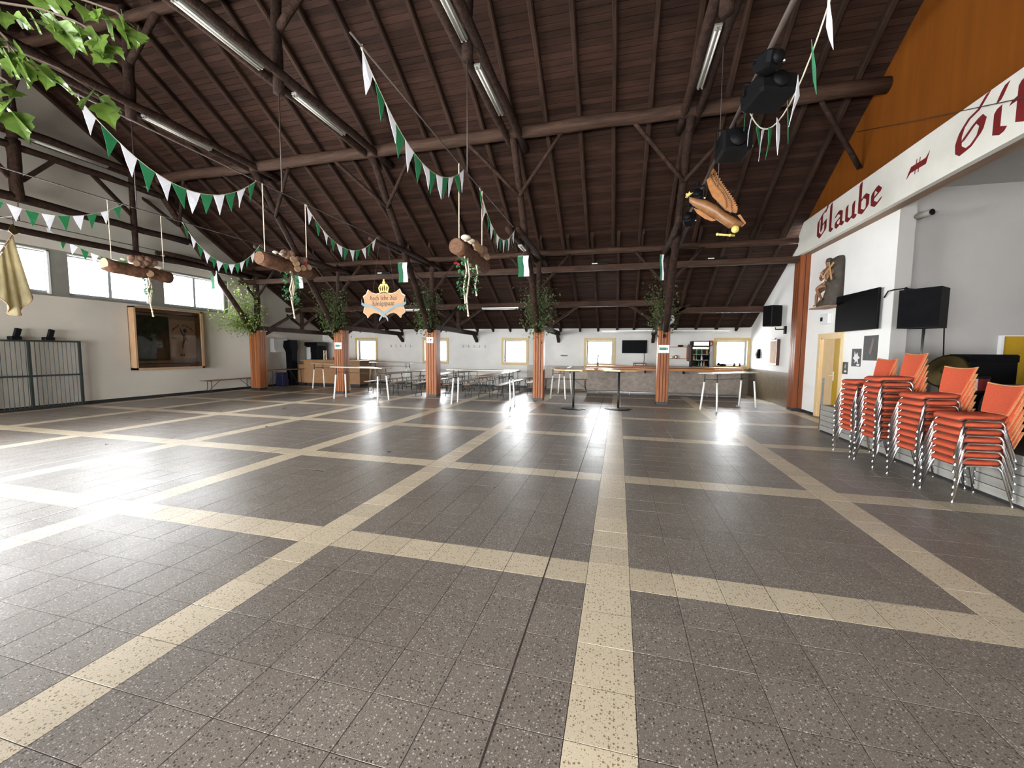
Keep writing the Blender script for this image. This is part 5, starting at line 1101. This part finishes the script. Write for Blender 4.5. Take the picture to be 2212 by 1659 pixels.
# ================================================================ lighting bar with stage lights
tag(MB().tube([(1.53, 7.3, 4.55), (1.53, .4, 4.62)], .026, 8).build('lighting_pipe', 'cable', smooth=True), 'dark steel pipe running under the right truss, carrying stage lights', 'pipe')
def spot(x, y, z, sx, sy, sz, rx, rz, label, name='stage_light'):
    t = thing(name, label, 'stage light', (x, y, 4.6)); M_ = Matrix.Translation((0, 0, z - 4.6)) @ Matrix.Rotation(rz, 4, 'Z') @ Matrix.Rotation(rx, 4, 'X')
    MB().bevbox((-sx / 2, -sy / 2, -sz / 2), (sx / 2, sy / 2, sz / 2), .03).xf(M_).build('housing', 'black_plastic', t)
    MB().lathe([(min(sx, sz) * .36, -sy / 2 - .03), (min(sx, sz) * .4, -sy / 2), (min(sx, sz) * .3, -sy / 2 - .005)], n=14, axis='Y').xf(M_).build('lens', 'black_plastic', t, smooth=True)
    MB().tube([(-sx / 2 - .03, 0, z - 4.6), (-sx / 2 - .03, 0, -.06), (sx / 2 + .03, 0, -.06), (sx / 2 + .03, 0, z - 4.6)], .014, 6).tube([(0, 0, -.06), (0, 0, .03)], .03, 8).build('yoke', 'black_plastic', t)
    MB().ball((sx / 2 + .02, -sy * .2, z - 4.6 - sz * .2), .02, 6, 4).build('knob', 'steel', t)
spot(1.66, 2.4, 4.42, .42, .38, .22, -.15, .3, 'largest black stage light, nearest on the pipe at upper right')
spot(1.55, 3.35, 4.33, .36, .36, .28, -.1, .1, 'second black stage light on the pipe, below the largest one')
spot(1.44, 5.25, 4.36, .18, .24, .18, -.3, -.2, 'small black spotlight on the pipe behind the eagle wing')
spot(1.46, 6.3, 4.3, .2, .24, .2, -.3, -.3, 'small black spotlight at the far end of the pipe left of the eagle')
spot(1.53, 2.0, 4.5, .2, .22, .16, .2, .5, 'little black clip light at the near end of the pipe')

# ================================================================ fluorescent lamps
def tube_lamp(p, L, ax, label, n=2, group='fluorescent tube lamps', hm='lamp_body'):
    t = thing('tube_lamp', label, 'lamp', p, 0 if ax == 'Y' else PI / 2, group)
    MB().bevbox((-.06, -L / 2, .0), (.06, L / 2, .05), .008).build('housing', hm, t)
    for s in ((-1, 1) if n == 2 else (0,)):
        MB().tube([(s * .034, -L / 2 + .05, -.022), (s * .034, L / 2 - .05, -.022)], .016, 8).build('tube', 'tube_white', t, smooth=True)
        MB().box((s * .034 - .014, -L / 2 + .02, -.036), (s * .034 + .014, -L / 2 + .05, 0)).build('socket', 'lamp_body', t); MB().box((s * .034 - .014, L / 2 - .05, -.036), (s * .034 + .014, L / 2 - .02, 0)).build('socket', 'lamp_body', t)
    return t
LZ = 6.66
l0 = tube_lamp((-10.0, 5.0, LZ), 1.55, 'Y', 'twin tube lamp under the second truss, above the left garlands')
for x, y, nm in ((-6.2, 2.85, 'long twin tube lamp under the middle truss, the nearer of two'), (-6.2, 5.15, 'twin tube lamp under the middle truss, the farther of two'), (-2.4, 3.1, 'twin tube lamp at the top edge right of the middle, the nearer of two'), (-2.4, 5.25, 'twin tube lamp under the fourth truss, the farther of two'), (1.53, 5.3, 'twin tube lamp under the truss nearest the stage'), (-13.8, 5.1, 'twin tube lamp at the gable truss by the left wall')):
    dup(l0, (x, y, LZ), 0, nm)
for x, L, nm in ((-4.38, 1.5, 'white tube lamp on the low timber above the right bench set'), (-7.9, 1.5, 'white tube lamp on the low timber behind the crown sign')): tube_lamp((x, 12.86, 3.3), L, 'X', nm, hm='sash_white')
tube_lamp((.55, 13.4, 2.42), 2.1, 'X', 'long white tube lamp over the left half of the bar', 1, hm='sash_white'); tube_lamp((2.95, 13.4, 2.42), 2.1, 'X', 'long white tube lamp over the right half of the bar', 1, hm='sash_white')
tube_lamp((-2.4, 8.1, 4.36), .5, 'Y', 'short white lamp under the collar beam of the fourth truss', 1)
for x, nm in ((-.5, 'left of the bar column'), (2.85, 'right of the bar column'), (-8.1, 'above the crown sign'), (-4.6, 'behind the hanging log in the middle')):
    t = thing('roof_heater', 'dark slim box with bright end on the timber ' + nm, 'heater', (x, 10.62, 4.36), group='slim boxes on the column timber')
    MB().bevbox((-.3, -.08, 0), (.3, .08, .07), .01).build('case', 'black_plastic', t); MB().box((-.22, -.085, .02), (-.05, -.08, .05)).build('strip', 'tube_white', t)
t = thing('wall_clock', 'round white clock on the column before the bar', 'clock', (1.66, 10.85, 2.66)); MB().lathe([(.15, -.02), (.16, -.01), (.16, .02)], n=20, axis='Y').build('case', 'plastic_grey', t); MB().lathe([(.14, -.026), (.14, -.02)], n=20, axis='Y').build('dial', 'paper', t)
MB().box((-.006, -.03, 0), (.006, -.027, .1)).box((0, -.03, -.006), (.07, -.027, .006)).build('hand', 'ink_brown', t)
tag(MB().ball((-5.3, 10.55, 4.62), .07, 8, 5, (1.2, .8, .6)).ball((-5.2, 10.55, 4.58), .05, 7, 4).build('red_ribbon', 'crate_red', smooth=True), 'small red ribbon on the brace right of the middle column', 'ribbon')

# ================================================================ birch greenery
def bush(x, y, z, n, label, lean=(0, 0), hgt=1.5, wd=.5, m_='leaf_birch', extra=None, ls=.082):
    t = thing('birch_greenery', label, 'branches', (x, y, z), group='birch branches on the columns')
    stems = []
    for k in range(9):
        a = random.uniform(0, 2 * PI); r = random.uniform(.15, wd); h = hgt * random.uniform(.55, 1)
        p = [Vector((random.uniform(-.14, .14), random.uniform(-.22, .12), 0))]
        p.append(p[0] + Vector((math.cos(a) * r * .35 + lean[0] * .3, math.sin(a) * r * .35 + lean[1] * .3, h * .4))); p.append(p[0] + Vector((math.cos(a) * r + lean[0], math.sin(a) * r + lean[1], h)))
        stems.append(p)
    for e in (extra or []): stems += [[Vector(q) for q in e]] * 2
    mb = MB(); sm = MB()
    for p in stems: sm.tube(p, [.014, .009, .004], 5)
    for k in range(n):
        p = random.choice(stems); q = random.random() ** .75
        c = p[0].lerp(p[1], q * 2) if q < .5 else p[1].lerp(p[2], q * 2 - 1)
        s = .05 + .14 * min(1, 1.3 - abs(q - .6)); c = c + Vector((random.gauss(0, s), random.gauss(0, s), random.gauss(0, s) - .02))
        if x + c.x > XL + .12: leafy(mb, c, random.uniform(.75, 1.3) * ls)
    sm.build('stems', 'twig', t, smooth=True); o = mb.build('foliage', m_, t); o['kind'] = 'stuff'
    return t
bush(-13.9, 10.45, 2.4, 1800, 'birch branches on the leftmost column reaching out to the left', (-.02, -.25), 1.5, .3, 'leaf_bright', [[(0, -.1, 0), (-.02, -.7, .3), (-.04, -1.5, .38)], [(0, -.1, 0), (-.02, -.6, .15), (-.05, -1.1, .1)], [(0, -.1, 0), (-.02, -.5, .4), (-.02, -.9, .5)], [(0, 0, .1), (0, -.25, .9), (0, -.5, 1.75)]])
bush(-10.0, 10.35, 2.38, 1300, 'birch branches on the second plank column', (0, -.1), 1.5, .45)
bush(-6.25, 10.4, 2.38, 1200, 'birch branches on the middle column right of the crown sign', (0, -.05), 1.45, .5)
bush(-2.4, 10.45, 2.38, 1200, 'birch branches on the fourth column', (0, -.05), 1.5, .5)
bush(1.45, 10.75, 2.44, 800, 'darker birch branches on the column before the bar', (-.05, .1), 1.3, .5)
# the nearest branch, in at the upper left
nb_ = thing('birch_branch', 'nearest birch branch with large green leaves at the upper left', 'branch', (-2.3, -2.55, 2.36))
TW = [[(-1.9, -2.5, 2.3), (-1.022, -2.305, 2.257), (-.945, -2.255, 2.246), (-.883, -2.23, 2.242), (-.839, -2.207, 2.23), (-.799, -2.185, 2.209), (-.78, -2.171, 2.181)],
      [(-1.9, -2.5, 2.42), (-1.005, -2.257, 2.357), (-.946, -2.214, 2.316), (-.868, -2.173, 2.299), (-.828, -2.144, 2.292), (-.804, -2.128, 2.269)],
      [(-1.9, -2.52, 2.25), (-1.012, -2.319, 2.168), (-.932, -2.266, 2.164), (-.902, -2.245, 2.153), (-.86, -2.222, 2.137), (-.826, -2.182, 2.109)],
      [(-1.6, -2.5, 2.15), (-.897, -2.363, 2.074), (-.848, -2.325, 2.07), (-.824, -2.313, 2.055), (-.835, -2.305, 2.021)],
      [(-1.6, -2.5, 2.25), (-.822, -2.376, 2.12), (-.786, -2.345, 2.116), (-.768, -2.336, 2.095), (-.769, -2.333, 2.067)]]
def birch_leaf(size):
    mb = MB(); w_ = size * .38; n = 7; L_, R_, C_ = [], [], []
    for k in range(n + 1):
        q = k / n; wv = w_ * math.sin(PI * min(1, (q + .06) ** .62)) if 0 < k < n else .0; wv = max(wv, .0)
        jag = .82 if k % 2 else 1.08
        L_.append(Vector((size * q, wv * jag, .18 * wv))); R_.append(Vector((size * q, -wv * jag, .18 * wv))); C_.append(Vector((size * q, 0, -.1 * size * q * q)))
    mb.v = L_ + C_ + R_; m_ = n + 1
    for k in range(n): mb.f += [(k, k + 1, m_ + k + 1, m_ + k), (m_ + k, m_ + k + 1, 2 * m_ + k + 1, 2 * m_ + k)]
    mb.tube([(-size * .3, 0, size * .02), (0, 0, 0)], .0008, 4)
    return mb
lm = [birch_leaf(s).build('leaf', 'leaf_near', nb_) for s in (.05, .062, .038)]
for k, p in enumerate(TW):
    MB().tube([(-2.3, -2.55, 2.36)] + p, [.009, .006] + [.0022] * (len(p) - 2) + [.001], 5).build('twig', 'twig', nb_, True, True)
    for j in range(1, len(p)):
        for r_ in range(4 if j > 1 else 6):
            q = random.random(); b = Vector(p[j]).lerp(Vector(p[j - 1]), q if j > 1 else q * .25)
            src = random.choice(lm); c = src.copy(); COL.objects.link(c); c.parent = nb_
            c.location = b + Vector((random.uniform(-.012, .012), random.uniform(-.012, .012), -.012)) - nb_.location
            c.rotation_euler = (random.uniform(-.9, .9), random.uniform(.5, 1.35), random.uniform(-1.3, 1.0))
for k, l_ in enumerate(lm): l_.location = Vector(TW[k][2]) - nb_.location + Vector((0, 0, -.015)); l_.rotation_euler = (.3, 1.0, -.3 + .4 * k)

tag(MB().tube([(5.03, 8.05, 6.43), (4.96, 6.0, 5.6), (4.9, 3.9, 4.78), (4.88, 2.5, 4.2)], .006, 5).build('gable_cable', 'cable', smooth=True), 'thin dark cable crossing the orange gable down to the lettered beam', 'cable')
